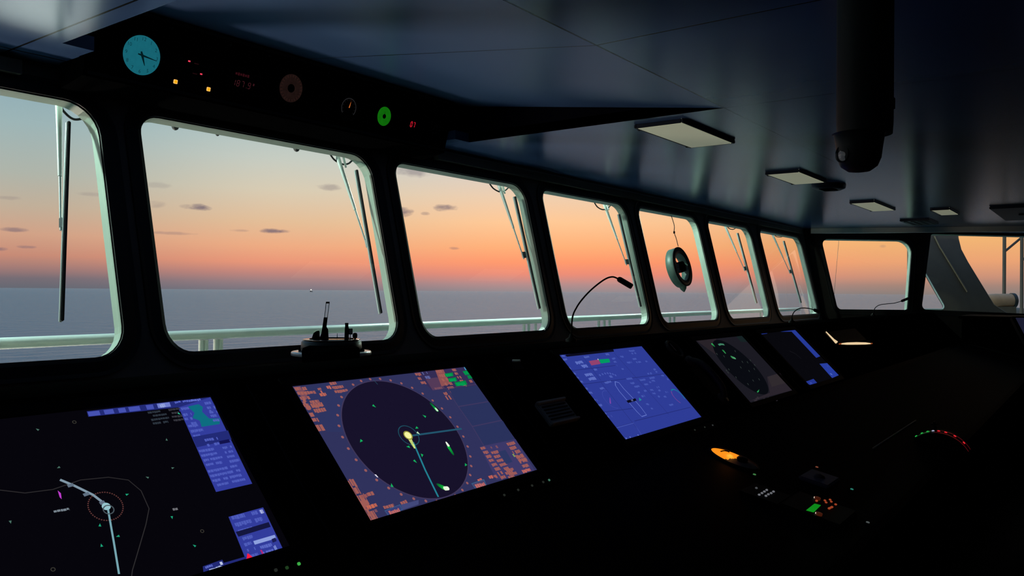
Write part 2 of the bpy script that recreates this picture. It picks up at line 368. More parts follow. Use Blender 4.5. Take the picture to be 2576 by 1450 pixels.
# red digit readout
SEG = {'0': 'abcdef', '1': 'bc', '2': 'abged', '3': 'abgcd', '4': 'fgbc', '5': 'afgcd', '6': 'afgedc', '7': 'abc', '8': 'abcdefg', '9': 'abcdfg'}
def digit(k, ch, o, w, h, t, mi=0, sl=.12):
    def bar(a, b):
        a = o + ux*(a[0]*w + a[1]*h*sl) + uz*a[1]*h; b = o + ux*(b[0]*w + b[1]*h*sl) + uz*b[1]*h; d = (b-a).normalized(); n = ny.cross(d)
        k.add([a+n*t, b+n*t, b-n*t, a-n*t], [(0,1,2,3)], mi)
    pts = dict(a=((.1,1),(.9,1)), b=((1,.95),(1,.55)), c=((1,.45),(1,.05)), d=((.1,0),(.9,0)), e=((0,.05),(0,.45)), f=((0,.55),(0,.95)), g=((.1,.5),(.9,.5)))
    for s_ in SEG.get(ch, ''): bar(*pts[s_])
    if ch == '.': bar((.3, 0), (.5, .06))
    if ch == 'o':
        for q in (((.1,1),(.5,1)), ((.1,.7),(.5,.7)), ((.1,.7),(.1,1)), ((.5,.7),(.5,1))): bar(*q)
c = P(610, 205)
hd = thing('heading_readout', 'dim red digital heading readout, right of the alarm panel', 'readout', c)
PB().bbox(c + ny*.0046, (.17, .008, .12), b=.003).build('faceplate', M['bezel'], hd)
E_dr = emit('dim_red_digit', (58, 22, 28)); E_dr2 = emit('dim_red_digit_faint', (44, 10, 16))
k = PB(); x = -.052
for ch in '187.9o':
    digit(k, ch, c + ux*x + uz*-.024 + ny*.0094, .011, .024, .0014); x += {'1': .020, '.': .010}.get(ch, .022)
k.build('lower_digits', E_dr, hd)
k = PB(); x = -.040
for j in range(6): k.box(c + ux*(x+j*.0115) + uz*(.026-.0) + ny*.0094, (.0085, .0006, .012 if j % 2 else .009))
k.build('upper_text', E_dr2, hd)
# dim orange rudder dial
c = P(731, 222); R = .062
rd = thing('rudder_dial', 'dim orange lit round dial, between the red readout and the needle gauge', 'gauge', c); bezel(c, R*1.12, rd, 'bezel')
k = PB(); disc(k, c, R, .004, 0, 40, R*.30); k.build('dial_face', emit('dim_orange_dial', (27, 16, 14), 1, .5), rd)
k = PB(); disc(k, c, R*.30, .005); k.build('hub', M['bezel'], rd)
k = PB()
for j in range(24):
    a = 2*PI*j/24; d = ux*math.sin(a) + uz*math.cos(a); k.box(c + d*R*.86 + ny*.0055, (.002, .0005, .010), (ux*math.cos(a)-uz*math.sin(a), ny, d))
k.build('scale_marks', emit('dim_orange_marks', (46, 26, 22)), rd)
# needle gauge
c = P(876, 271); R = .046
gg = thing('needle_gauge', 'black round gauge with thin grey arc and orange needle, beside the green dial', 'gauge', c); bezel(c, R*1.18, gg, 'bezel')
k = PB(); disc(k, c, R*1.16, .003); k.build('dial_face', M['bezel'], gg)
k = PB(); k.lathe([(R*.93, .0045), (R, .0045)], c, ny, 40, 0, False, -PI*.22, PI*1.22, u=ux); k.build('arc', emit('grey_arc', (38, 38, 40)), gg)
k = PB(); hand(k, c, .17, R*.62, R*-.06, .0030, .007, 0); k.build('needle', emit('orange_needle', (205, 104, 44)), gg)
k = PB(); hand(k, c, .17, R*.95, R*-.60, .0016, .0066, 0); k.build('needle_tip', emit('orange_needle_tip', (62, 32, 20)), gg)
k = PB()
for j in range(11):
    a = -PI*.7+PI*1.4*j/10; d = ux*math.sin(a) + uz*math.cos(a); k.box(c + d*R*.80 + ny*.0045, (.0012, .0004, .006), (ux*math.cos(a)-uz*math.sin(a), ny, d))
k.build('scale_marks', emit('grey_marks', (30, 30, 32)), gg)
# green dial
c = P(964.5, 292.5); R = .0480
gd = thing('green_dial', 'bright green glowing round dial with a black hub on the overhead panel', 'gauge', c); bezel(c, R, gd, 'bezel', .008)
k = PB(); disc(k, c, R, .004); k.build('dial_face', emit('green_dial_glow', (14, 100, 10), 1, .3), gd)
k = PB(); disc(k, c, R*.24, .007, 0, 24); k.build('hub', M['bezel'], gd)
k = PB(); hand(k, c, .06, R*.5, 0, .0022, .0065, 0); k.build('pointer', emit('green_dark', (4, 40, 6)), gd)
# two digit readout
c = P(1035, 313)
r2 = thing('digit_readout', 'tiny red readout showing 07, right of the green dial', 'readout', c)
PB().bbox(c + ny*.0046, (.075, .008, .05), b=.003).build('faceplate', M['bezel'], r2)
k = PB(); digit(k, '0', c + ux*-.0165 + uz*-.013 + ny*.0094, .011, .026, .0026); digit(k, '7', c + ux*.005 + uz*-.013 + ny*.0094, .0095, .026, .0022)
k.build('digits', emit('red_digit', (190, 24, 44)), r2)
# blanked keypad at the end of the panel
c = P(1095, 326); kp = thing('dark_keypad', 'unlit black keypad at the right end of the overhead panel', 'keypad', c)
PB().bbox(c + ny*.0046, (.09, .008, .07), b=.003).build('faceplate', M['bezel'], kp)
for j in range(3):
    for i in range(3): PB().bbox(c + ux*(i-1)*.022 + uz*(j-1)*.018 + ny*.009, (.014, .006, .011), b=.002).build('key', M['darkgrey'], kp)

# ------------------------------------------------------------------ ceiling fittings
uz = Vector((0, 0, 1)); ny = Vector((0, -1, 0))
def ceiling_light(x0, x1, y0, y1, label):
    t = thing('ceiling_light', label, 'ceiling light', ((x0+x1)/2, (y0+y1)/2, ZCE), 'ceiling lights')
    k = MB(); h = .020; w = .012; z = ZCE-h/2
    k.bbox(((x0+x1)/2, y0+w/2, z), (x1-x0, w, h), b=.003); k.bbox(((x0+x1)/2, y1-w/2, z), (x1-x0, w, h), b=.003)
    k.bbox((x0+w/2, (y0+y1)/2, z), (w, y1-y0-2*w, h), b=.003); k.bbox((x1-w/2, (y0+y1)/2, z), (w, y1-y0-2*w, h), b=.003)
    k.build('frame', M['fixture'], t)
    MB().bbox(((x0+x1)/2, (y0+y1)/2, ZCE-h+.0055), (x1-x0-2*w, y1-y0-2*w, .012), b=.004).build('diffuser', M['diffuser'], t)
    for x in (x0+.05, x1-.05): MB().bbox((x, y1-.004, ZCE-h+.002), (.02, .012, .012), b=.002).build('clip', M['darkgrey'], t)
ceiling_light(3.60, 4.275, 1.645, 1.910, 'pale rectangular ceiling light with a faint glow added to its diffuser, nearest the overhead panel')
ceiling_light(5.52, 6.150, 1.670, 1.910, 'pale rectangular ceiling light with a flat black fitting at its right edge')
ceiling_light(7.70, 8.560, 1.670, 1.890, 'pale rectangular ceiling light beyond the flat black ceiling fitting, second farthest')
ceiling_light(8.75, 9.35, 1.22, 1.40, 'faint small ceiling light farthest from the overhead panel')
t = thing('ceiling_speaker', 'flat black oval fitting on the ceiling beside the second ceiling light', 'speaker', (6.45, 1.735, ZCE))
k = MB(); k.lathe([(0, -.035), (.09, -.035), (.115, -.022), (.12, 0)], (0, 0, 0), (0, 0, 1), 28)
for v in k.v: v.x = v.x*1.6 + 6.45; v.y = v.y + 1.735; v.z += ZCE
k.build('housing', M['fixture'], t); MB().box((6.45, 1.735, ZCE-.036), (.16, .10, .004)).build('grille', M['black'], t)
t = thing('ceiling_vent', 'dark slim vent on the ceiling near the starboard window trim', 'vent', (10.2, 1.73, ZCE))
k = MB(); k.bbox((10.15, 1.73, ZCE-.012), (.62, .30, .024), b=.005); k.build('frame', M['fixture'], t)
for j in range(4): MB().bbox((10.15, 1.62+j*.07, ZCE-.027), (.54, .03, .008), b=.002).build('slat', M['darkgrey'], t)
t = thing('ceiling_hatch', 'dark square ceiling hatch above the rightmost window', 'hatch', (9.6, .70, ZCE))
MB().bbox((9.6, .70, ZCE-.012), (1.5, .42, .024), b=.006).build('cover', M['fixture'], t); MB().bbox((9.6, .70, ZCE-.03), (.12, .05, .012), b=.003).build('latch', M['darkgrey'], t)
# periscope of the magnetic compass
d = ray(2168, 435); d = d*(.255/d.z); px_, py_ = d.x, d.y
t = thing('compass_periscope', 'thick dark periscope tube hanging from the ceiling, upper right', 'periscope', (px_, py_, ZCE))
ax = Vector((0, 0, 1))
MB().lathe([(.054, .335), (.0555, .36), (.056, ZCE-.02), (.056, ZCE)], (px_+.004, py_-.004, 0), ax, 40).build('tube', M['periscope'], t)
MB().lathe([(.056, ZCE-.03), (.10, ZCE-.03), (.11, ZCE-.015), (.11, ZCE)], (px_, py_, 0), ax, 40).build('ceiling_flange', M['periscope'], t)
MB().lathe([(.0001, .255), (.022, .258), (.036, .268), (.043, .285), (.046, .31), (.050, .335), (.054, .337)], (px_-.006, py_+.004, 0), ax, 40).build('eyepiece_head', M['periscope'], t); HEAD = [o for o in bpy.data.objects if o.name.startswith('eyepiece_head')][0]
cl = Vector((-.804*.8, -.35, 0)).normalized(); q = on_z(2112, 392, .255)
q = Vector((px_, py_, .292)) - Vector((rt.x, rt.y, 0))*.040 - Vector((fw.x, fw.y, 0))*.012
MB().lathe([(.015, -.012), (.016, .004), (.018, .006), (.018, .010)], q, -rt - fw*.4, 24).build('eyepiece_ring', M['chrome'], HEAD)
MB().lathe([(.0001, .0105), (.008, .0095), (.0145, .006)], q, -rt - fw*.4, 24).build('lens', M['tray'], HEAD)
k = MB(); k.bbox(Vector((px_, py_, .40)) + rt*.052, (.02, .03, .03), b=.004); k.build('clamp', M['black'], t)

# ------------------------------------------------------------------ console
CX0, CX1 = -1.3, 9.2
con = thing('bridge_console', 'long black bridge console running under the front windows, carrying the displays', 'console', ((CX0+CX1)/2, 1.4, -ZC))
def extr(k, prof, x0, x1, mi=0):
    n = len(prof)
    k.add([(x0, y, z) for y, z in prof] + [(x1, y, z) for y, z in prof], [list(range(n))[::-1], list(range(n, 2*n))] + [(i, (i+1) % n, n+(i+1) % n, n+i) for i in range(n)], mi); return k
a = scr(0, .474); b = scr(0, .872)
extr(MB(), [(1.00, -ZC), (1.00, -.62), (a.y, -.52), (b.y, b.z-.05), (1.61, -.24), (1.61, -ZC)], CX0, CX1).build('cabinet', M['console'], con)
extr(MB(), [(a.y-.01, a.z-.045), (a.y, a.z), (b.y, b.z), (b.y+.02, b.z-.05)], CX0, CX1).build('display_slope', M['console'], con)
extr(MB(), [(b.y, b.z-.04), (b.y, b.z), (b.y+.015, -.183), (1.625, -.183), (1.635, -.193), (1.635, -.24)], CX0, CX1).build('top', M['topblack'], con)
dz = desk_z
extr(MB(), [(.50, dz(.5)-.045), (.48, dz(.5)-.03), (.48, dz(.5)-.008), (.50, dz(.5)), (1.13, dz(1.13)), (a.y, a.z), (a.y, a.z-.06)], CX0, CX1).build('desk', M['desk'], con)
for x in (CX0+.02, 1.0, 3.0, 5.0, 7.2, CX1-.02):
    extr(MB(), [(.60, -.66), (1.02, -.60), (1.02, -ZC), (.85, -ZC)], x-.02, x+.02).build('support', M['console'], con)
k = MB(); y_ = .70; k.bbox((3.63, y_, dz(y_)+.002), (.84, .006, .006), (ux, Vector((0, math.cos(math.atan(DS)), math.sin(math.atan(DS)))), Vector((0, -math.sin(math.atan(DS)), math.cos(math.atan(DS))))), b=.002); o = k.build('desk_joint_strip', M['steel'], con)
for i, x in enumerate((1.01, 1.80, 2.80, 3.14, 3.90, 4.66)):
    q = scr(x, .68, .0005); MB().box(q, (.004, .37, .002), (ux, SV, SN)).build('panel_joint', M['rubber'], con)

# ------------------------------------------------------------------ displays
class Gfx:                                                       # flat coloured marks on the display slope, stacked a hair apart
    def __init__(s): s.k = MB(); s.c = []; s.L = 0; s.q = 1.0
    def poly(s, pts, col, px=True, same=False):
        if not same: s.L += 1
        off = .0040 + s.L*.000012
        vs = [scr(*(xv(*p) if px else p), off) for p in pts]
        s.k.add(vs, [list(range(len(vs)))]); s.c += [lin(col)]*len(vs)
    def tri(s, vs, fs, cols):
        s.L += 1; off = .0040 + s.L*.000012
        s.k.add([scr(x, v, off) for x, v in vs], fs); s.c += cols
    def rect(s, x, v, w, h, col, same=False): s.poly([(x, v), (x+w, v), (x+w, v-h), (x, v-h)], col, False, same)
    def prect(s, px, py, w, h, col): x, v = xv(px, py); s.rect(x, v, w, h, col)
    def line(s, pts, w, col, px=True):
        q = [Vector(xv(*p)) if px else Vector(p) for p in pts]; vs = []; n = len(q)
        for i, p in enumerate(q):
            d = (q[min(i+1, n-1)]-q[max(i-1, 0)]).normalized(); m_ = Vector((-d.y, d.x))*w/2; vs += [p+m_, p-m_]
        s.tri([(a.x, a.y) for a in vs], [(2*i, 2*i+1, 2*i+3, 2*i+2) for i in range(n-1)], [lin(col)]*len(vs))
    def ring(s, c, r, w, col, a0=0, a1=2*PI, n=60): s.line([(c[0]+r*math.sin(a0+(a1-a0)*i/n), c[1]+r*math.cos(a0+(a1-a0)*i/n)) for i in range(n+1)], w, col, False)
    def disc(s, c, r, col, n=64): s.poly([(c[0]+r*math.sin(2*PI*i/n), c[1]+r*math.cos(2*PI*i/n)) for i in range(n)], col, False)
    def row(s, px, py, ln, h, col, fill=.8, g=.006):             # a line of lettering too small to read: short strokes
        x, v = xv(px, py); s.L += 1; ln *= s.q; h *= .5+.5*s.q; g *= s.q; e = x+ln
        while x < e:
            w = min(g*random.uniform(.6, 1.5), e-x)
            if random.random() < fill: s.rect(x, v-h*random.uniform(0, .2), w*.85, h*random.uniform(.7, 1), col, True)
            x += w
    def block(s, px, py, ln, rows, h, gap, col, fill=.85, jit=.3):
        x, v = xv(px, py); ln *= s.q; h *= .5+.5*s.q; gap *= .5+.5*s.q
        for i in range(rows):
            s.L += 1; e = x+ln*random.uniform(1-jit, 1); xx = x; vv = v-i*gap
            while xx < e:
                w = min(.006*s.q*random.uniform(.6, 1.6), e-xx)
                if random.random() < fill: s.rect(xx, vv, w*.86, h*random.uniform(.75, 1), col, True)
                xx += w
    def beam(s, p0, p1, w0, w1, c0, c1):                         # fading echo trail
        a, b = Vector(xv(*p0)), Vector(xv(*p1)); d = (b-a).normalized(); n = Vector((-d.y, d.x)); vs = []; cs = []; N = 8
        for i in range(N+1):
            t = i/N; q = a+(b-a)*t; w = (w0+(w1-w0)*t)*math.sqrt(max(.15, 1-(2*t-1)**6))
            vs += [q+n*w/2, q-n*w/2]; cs += [tuple(l0+(l1-l0)*t for l0, l1 in zip(lin(c0), lin(c1)))]*2
        s.tri([(q.x, q.y) for q in vs], [(2*i, 2*i+1, 2*i+3, 2*i+2) for i in range(N)], cs)
    def blip(s, px, py, col, r=.0042, a=None):
        c = Vector(xv(px, py)); a = random.uniform(0, 6) if a is None else a
        s.poly([(c.x+r*math.sin(a), c.y+r*math.cos(a)), (c.x+r*.75*math.sin(a+2.3), c.y+r*.75*math.cos(a+2.3)), (c.x+r*.75*math.sin(a-2.3), c.y+r*.75*math.cos(a-2.3))], col, False)
    def build(s, name, parent):
        ob = s.k.build(name, M['screen'], parent); me = ob.data
        at = me.color_attributes.new('ink', 'FLOAT_COLOR', 'POINT')
        for i, c in enumerate(s.c): at.data[i].color = c
        return ob
VT, VB = .8465, .5015
def display(name, label, x0, x1, bg, VT=.8465, VB=.5035):
    t = thing(name, label, 'display', scr((x0+x1)/2, VB, 0)); b = .022
    k = MB()
    for cx, cv, w, h in (((x0+x1)/2, VT+b/2, x1-x0+2*b, b), ((x0+x1)/2, VB-b/2, x1-x0+2*b, b), (x0-b/2, (VT+VB)/2, b, VT-VB), (x1+b/2, (VT+VB)/2, b, VT-VB)):
        k.box(scr(cx, cv, .0048), (w, h, .009), (ux, SV, SN))
    k.build('bezel', M['bezel'], t)
    g = Gfx(); g.rect(x0, VT, x1-x0, VT-VB, bg); g.t = t; g.x0, g.x1 = x0, x1
    return g
# --- chart display, far left
cg = display('chart_display', 'dark chart display with blue side menu and white track line, at the left edge', .345, .918, (6, 5, 11), .8425, .4945)
BL, BL2, BL3 = (50, 60, 156), (78, 92, 186), (34, 42, 118)
g = cg; g.q = .66
g.poly([(216, 1039), (527, 1003), (540, 1027), (449, 1039.5), (446, 1029), (220, 1053)], BL3)
for a_, b_ in ((218, 247), (258, 282), (294, 312), (320, 348), (364, 382)):
    ya = 1040-(a_-216)*.1158; yb = 1040-(b_-216)*.1158
    g.poly([(a_, ya+1), (b_, yb+1), (b_+4, yb+12), (a_+4, ya+12)], (70, 82, 178))
g.poly([(392, 1020), (424, 1016), (428, 1027), (396, 1031)], (112, 126, 205))
g.row(398, 1021, .02, .012, (150, 165, 220)); g.row(436, 1014, .058, .006, (86, 100, 196)); g.row(478, 1009, .030, .006, (92, 106, 200)); g.row(518, 1006, .004, .008, (170, 180, 225))
g.poly([(447, 1029), (527, 1003.5), (632, 1221), (541, 1242)], BL)
g.poly([(470, 1027), (497, 1021), (508, 1028), (506, 1040), (524, 1057), (551, 1057), (550, 1071), (505, 1078), (500, 1062), (482, 1056), (487, 1043)], (14, 108, 128))
for py, px, ln, n in ((1030, 452, .026, 1), (1045, 457, .03, 1), (1056, 461, .032, 2), (1074, 470, .040, 3), (1016, 511, .028, 3), (1036, 520, .024, 3)): g.block(px, py, ln, n, .008, .014, BL2)
g.poly([(481, 1104), (571, 1087), (580, 1110), (492, 1130)], BL3); g.poly([(549, 1118-4), (573, 1112-3), (577, 1120-3), (551, 1126-4)], (18, 18, 78))
g.block(511, 1109, .045, 2, .008, .014, BL2)
g.block(497, 1137, .062, 4, .007, .0125, BL2); g.block(556, 1129, .034, 4, .007, .0125, BL2); g.block(519, 1188, .056, 4, .007, .0125, BL2); g.block(562, 1179, .042, 4, .007, .0125, BL2);
g.poly([(572, 1305), (659, 1281), (708, 1384), (616, 1414)], BL)
g.block(578, 1304, .05, 3, .010, .017, BL2); g.block(628, 1293, .030, 3, .010, .017, BL2); g.row(649, 1287, .010, .012, (170, 180, 225))
g.poly([(590, 1343), (673, 1318), (678, 1330), (597, 1355)], (20, 22, 62)); g.poly([(634, 1366), (688, 1350), (692, 1359), (638, 1375)], (142, 160, 222)); g.poly([(680, 1361), (690, 1357), (693, 1366), (683, 1370)], (26, 28, 84))
g.block(602, 1358, .035, 1, .008, .014, BL2); g.block(610, 1372, .03, 4, .008, .014, BL2); g.block(650, 1379, .036, 2, .008, .014, (90, 104, 196)); g.row(683, 1377, .008, .014, (120, 136, 210))
g.row(641, 1390, .022, .018, (176, 40, 120), .9); g.poly([(619, 1397), (631, 1407), (617, 1413)], (245, 20, 60)); g.poly([(621, 1397), (632, 1406), (619, 1411)], (245, 30, 66))
g.poly([(507, 1430), (556, 1413), (560, 1421), (615, 1405), (617, 1410), (562, 1427), (509, 1447)], BL3); g.row(512, 1430, .02, .006, (90, 104, 196)); g.row(522, 1436, .035, .010, (160, 175, 220)); g.row(548, 1418, .008, .008, (190, 200, 230))
g.block(368, 1041, .060, 4, .006, .010, (44, 52, 62), .9); g.block(420, 1034, .036, 4, .006, .010, (52, 52, 60), .9)
g.line([(-60, 1236), (0, 1239), (60, 1246), (130, 1237), (200, 1213), (270, 1206), (320, 1213), (352, 1240), (372, 1285), (364, 1325), (342, 1400), (330, 1440), (326, 1470)], .0014, (46, 44, 46))
oc = xv(263, 1279)
for i in range(44):
    a_ = 2*PI*i/44; g.rect(oc[0]+.0262*math.sin(a_)-.001, oc[1]+.0262*math.cos(a_)+.001, .0020, .0020, (96, 56, 54))
g.line([(268, 1284), (283, 1370), (296, 1450)], .0030, (118, 165, 176)); g.line([(266, 1278), (231, 1251), (184, 1228), (148, 1213)], .0042, (128, 150, 166))
for p in ((248, 1273, 260, 1268), (207, 1252, 221, 1247), (167, 1229, 182, 1225)): g.line([(p[0], p[1]), (p[2], p[3])], .0055, (96, 112, 130))
g.disc(xv(264, 1280), .0068, (150, 196, 204), 16); g.ring(xv(270, 1288), .008, .0018, (70, 82, 90), n=16)
g.poly([(142, 1240), (150, 1247), (152, 1262), (147, 1257)], (190, 60, 205)); g.row(131, 1291, .034, .0055, (120, 132, 142), .95, .007); g.row(430, 1285, .014, .006, (110, 110, 116), .9, .007)
for px, py in ((92, 1087), (145, 1182), (431, 1183), (368, 1207), (416, 1112), (23, 1319), (447, 1046)): g.blip(px, py, (74, 112, 100) if px not in (447,) else (40, 200, 150), .0034)
for px, py in ((316, 1250), (248, 1328), (294, 1355), (252, 1379), (429, 1307), (486, 1379)): g.blip(px, py, (28, 160, 120), .0036)
for px, py in ((184, 1068), (505, 1342), (130, 1439)): g.ring(xv(px, py), .0028, .0012, (58, 56, 50), n=12)
g.build('chart_screen', g.t)
# --- radar display
BG = (48, 50, 92)
g = display('radar_display', 'lit radar display with a dark round sweep and green echoes', 1.109, 1.689, BG, .8430, .4955)
SAL, SAL2 = (160, 92, 86), (120, 76, 92); dc, dr = (1.3383, .6660), .1655
g.poly([(737, 979), (860, 963), (900, 1090), (820, 1090)], (46, 52, 96)); g.disc(dc, dr+.003, (62, 54, 88)); g.disc(dc, dr, (23, 18, 42), 96)
for i in range(36):
    a_ = 2*PI*i/36; g.disc((dc[0]+(dr+.0115)*math.sin(a_), dc[1]+(dr+.0075)*math.cos(a_)), .0036, (150, 90, 92), 10)
g.poly([(735, 978), (753, 976), (775, 1005), (762, 1010)], SAL2); g.block(737, 979, .020, 5, .010, .013, SAL); g.block(756, 978, .012, 2, .010, .012, SAL); g.block(762, 990, .034, 4, .009, .0125, SAL); g.block(800, 994, .022, 1, .009, .0125, (185, 100, 84)); g.row(795, 980, .010, .006, SAL); g.row(797, 986, .010, .010, (185, 100, 90))
g.block(825, 966, .035, 3, .009, .012, SAL, .9, .5); g.row(817, 975, .012, .010, (190, 104, 92)); g.block(752, 1010, .020, 2, .009, .012, SAL); g.block(777, 1020, .034, 2, .012, .015, SAL, .95, .1)
for px, py, w_, h_ in ((766, 1026, .010, .012), (773, 1042, .012, .014), (780, 1056, .016, .012), (788, 1072, .020, .020), (862, 1211, .024, .024), (876, 1231, .020, .018), (886, 1250, .026, .030), (894, 1266, .026, .026), (904, 1285, .018, .018), (910, 1295, .028, .028), (918, 1310, .022, .010)):
    g.row(px, py, w_, h_, SAL, .95, .009)
g.row(903, 1249, .026, .009, (150, 84, 84)); g.row(920, 1243, .016, .009, SAL); g.row(918, 1276, .026, .009, (200, 104, 80), .95); g.row(937, 1286, .010, .008, SAL2); g.row(955, 1279, .034, .008, SAL); g.row(998, 1267, .024, .010, SAL)
g.poly([(964, 1289), (1003, 1273), (1010, 1287), (974, 1303)], (52, 92, 138)); g.poly([(966, 1290), (1002, 1275), (1008, 1286), (975, 1301)], (56, 62, 116)); g.row(973, 1290, .030, .013, (190, 104, 100), .95)
g.poly([(1005, 1274), (1050, 1262), (1050, 1273), (1010, 1287)], (66, 72, 122))
g.poly([(1036, 938), (1168, 925), (1195, 976), (1085, 987)], (52, 44, 84)); g.poly([(1068, 957), (1098, 953), (1116, 980), (1086, 986)], (84, 58, 88))
g.block(1040, 943, .024, 3, .010, .014, SAL); g.block(1058, 940, .02, 2, .01, .014, (92, 100, 160)); g.poly([(1092, 935), (1112, 932), (1130, 970), (1108, 976)], (142, 80, 82)); g.block(1093, 936, .030, 6, .010, .014, SAL); g.block(1133, 932, .018, 6, .010, .013, SAL); g.block(1086, 980, .04, 1, .008, .014, SAL2)
GR = (0, 158, 80)
for p in (((1115, 944), (1136, 941), (1138, 950), (1119, 952)), ((1124, 956), (1144, 953), (1147, 962), (1127, 965)), ((1140, 966), (1168, 961), (1173, 971), (1145, 976)), ((1161, 938), (1174, 935), (1181, 945), (1168, 948)), ((1172, 949), (1182, 947), (1187, 955), (1176, 957))): g.poly(p, (0, 132, 66))
g.row(1117, 945, .024, .010, GR, .95, .005); g.row(1126, 957, .024, .010, GR, .95, .005); g.row(1143, 967, .034, .013, GR, 1, .004); g.row(1163, 939, .014, .010, GR); g.poly([(1164, 928), (1170, 926), (1174, 934), (1168, 935)], (70, 150, 190)); g.row(1176, 960, .012, .012, SAL); g.row(1111, 991, .014, .010, SAL); g.row(1116, 1000, .018, .014, SAL)
PL = (68, 58, 96)
g.line([(1122, 984), (1150, 1027), (1185, 1077), (1214, 1126)], .0016, PL); g.line([(1150, 1027), (1226, 1014)], .0016, PL); g.line([(1185, 1077), (1260, 1061)], .0016, PL); g.line([(1085, 986), (1195, 971)], .0016, PL)
for q in (((1126, 982), (1196, 974), (1222, 1013), (1150, 1025)), ((1153, 1029), (1228, 1016), (1257, 1060), (1186, 1075)), ((1188, 1079), (1262, 1063), (1290, 1108), (1215, 1124))): g.poly(q, (42, 50, 92))
g.poly([(1204, 1128), (1294, 1109), (1342, 1188), (1246, 1212)], (60, 56, 104)); g.block(1204, 1130, .020, 9, .009, .0125, SAL, .95, .15); g.block(1231, 1141, .030, 7, .009, .0125, SAL, .95, .35); g.block(1270, 1119, .036, 5, .010, .013, SAL, .9, .3); g.block(1293, 1152, .040, 3, .010, .014, SAL, .8, .4); g.row(1225, 1129, .04, .008, SAL2); g.block(1268, 1186, .035, 3, .008, .012, SAL, .9, .2); g.row(1308, 1187, .034, .010, (195, 104, 92)); g.row(1237, 1200, .024, .009, SAL); g.row(1224, 1202, .016, .009, (200, 100, 86)); g.row(1196, 1210, .016, .009, (200, 100, 86))
g.poly([(1250, 1141), (1268, 1136), (1286, 1166), (1270, 1172)], (44, 54, 98)); g.row(1282, 1147, .011, .011, (130, 160, 88))
g.poly([(1182, 1221), (1214, 1210), (1221, 1226), (1193, 1236)], (52, 100, 140)); g.poly([(1184, 1222), (1213, 1212), (1219, 1225), (1193, 1234)], (70, 66, 106)); g.row(1190, 1224, .034, .012, (190, 104, 100), .95)
CY = (30, 106, 128)
g.line([(1030, 1101), (1158, 1083)], .0048, (34, 84, 108)); g.ring(xv(1025, 1100), .0275, .0022, (28, 78, 96)); g.line([(1036, 1117), (1066, 1187), (1099, 1255)], .0046, (34, 128, 146)); g.line([(936, 960), (947, 972)], .0012, (40, 80, 100))
g.beam((1024, 1102), (1040, 1133), .012, .0055, (220, 220, 130), (150, 190, 100)); g.disc(xv(1023, 1100), .0125, (150, 150, 60), 20); g.disc(xv(1023, 1100), .0095, (245, 245, 160), 20); g.line([(1036, 1122), (1040, 1133)], .005, (210, 226, 130))
g.beam((1078, 1017), (1099, 1040), .006, .009, (6, 60, 40), (10, 190, 80)); g.beam((1091, 1030), (1098, 1039), .006, .007, (120, 240, 150), (235, 255, 230))
g.beam((1138, 1150), (1123, 1126), .006, .010, (6, 84, 40), (10, 190, 70)); g.beam((1126, 1128), (1118, 1116), .009, .004, (225, 250, 215), (250, 255, 245))
g.beam((1094, 1222), (1116, 1234), .006, .013, (8, 70, 40), (14, 190, 60)); g.beam((1112, 1234), (1126, 1233), .011, .010, (215, 250, 205), (250, 255, 240))
for px, py in ((937, 1026), (1065, 1052), (905, 1114), (1045, 1081), (1024, 1129), (1058, 1150), (1040, 1165), (982, 1227), (1168, 1174)): g.blip(px, py, (20, 176, 96), .0062)
g.blip(1048, 1094, (190, 230, 190), .006); g.poly([(938, 1199), (942, 1199), (948, 1206), (945, 1206)], (232, 230, 245))
g.build('radar_screen', g.t)
# --- conning display
CB = (46, 60, 150); LT = (78, 96, 182); DK = (36, 46, 122)
g = display('conning_display', 'bright blue conning display with a ship outline, third from the left', 2.160, 2.735, CB, .8490, .5055)
g.poly([(1424, 900), (1543, 887), (1541, 881.5), (1605, 870), (1600, 872), (1420, 896)], (10, 10, 26)); g.poly([(1421, 895), (1540, 879), (1543, 887), (1426, 900)], (12, 12, 30))
for a_, b_ in (((1429, 936), (1546, 922)), ((1460, 970), (1677, 942)), ((1513, 1040), (1590, 1030)), ((1594, 1062), (1735, 1027)), ((1540, 1080), (1592, 1066))): g.line([a_, b_], .0026, DK)
for a_, b_ in (((1466, 902), (1510, 960)), ((1543, 890), (1680, 1045)), ((1510, 965), (1600, 1080))): g.line([a_, b_], .0022, DK)
g.line([(1545, 1080), (1592, 1067), (1612, 1097)], .003, (66, 82, 172))
g.poly([(1479, 911), (1504, 907), (1509, 918), (1486, 922)], (146, 66, 110)); g.poly([(1504, 907), (1530, 905), (1533, 914), (1510, 917)], (0, 152, 98)); g.poly([(1501, 905), (1503, 905), (1504, 908), (1502, 908)], (190, 200, 230))
for px, py, ln in ((1402, 897, .034), (1410, 905, .03), (1418, 917, .008), (1428, 926, .008), (1436, 940, .018), (1444, 951, .018), (1452, 961, .022), (1466, 979, .02), (1475, 989, .024), (1490, 1007, .018), (1502, 1020, .02), (1515, 1041, .014), (1465, 899, .034), (1490, 930, .022), (1520, 892, .022), (1517, 963, .044), (1505, 978, .026)):
    g.row(px, py, ln, .009, LT, .95)
for px, py, ln in ((1443, 912, .045), (1458, 920, .034), (1467, 943, .046), (1476, 953, .044)): g.row(px, py, ln, .013, (96, 114, 196), .95)
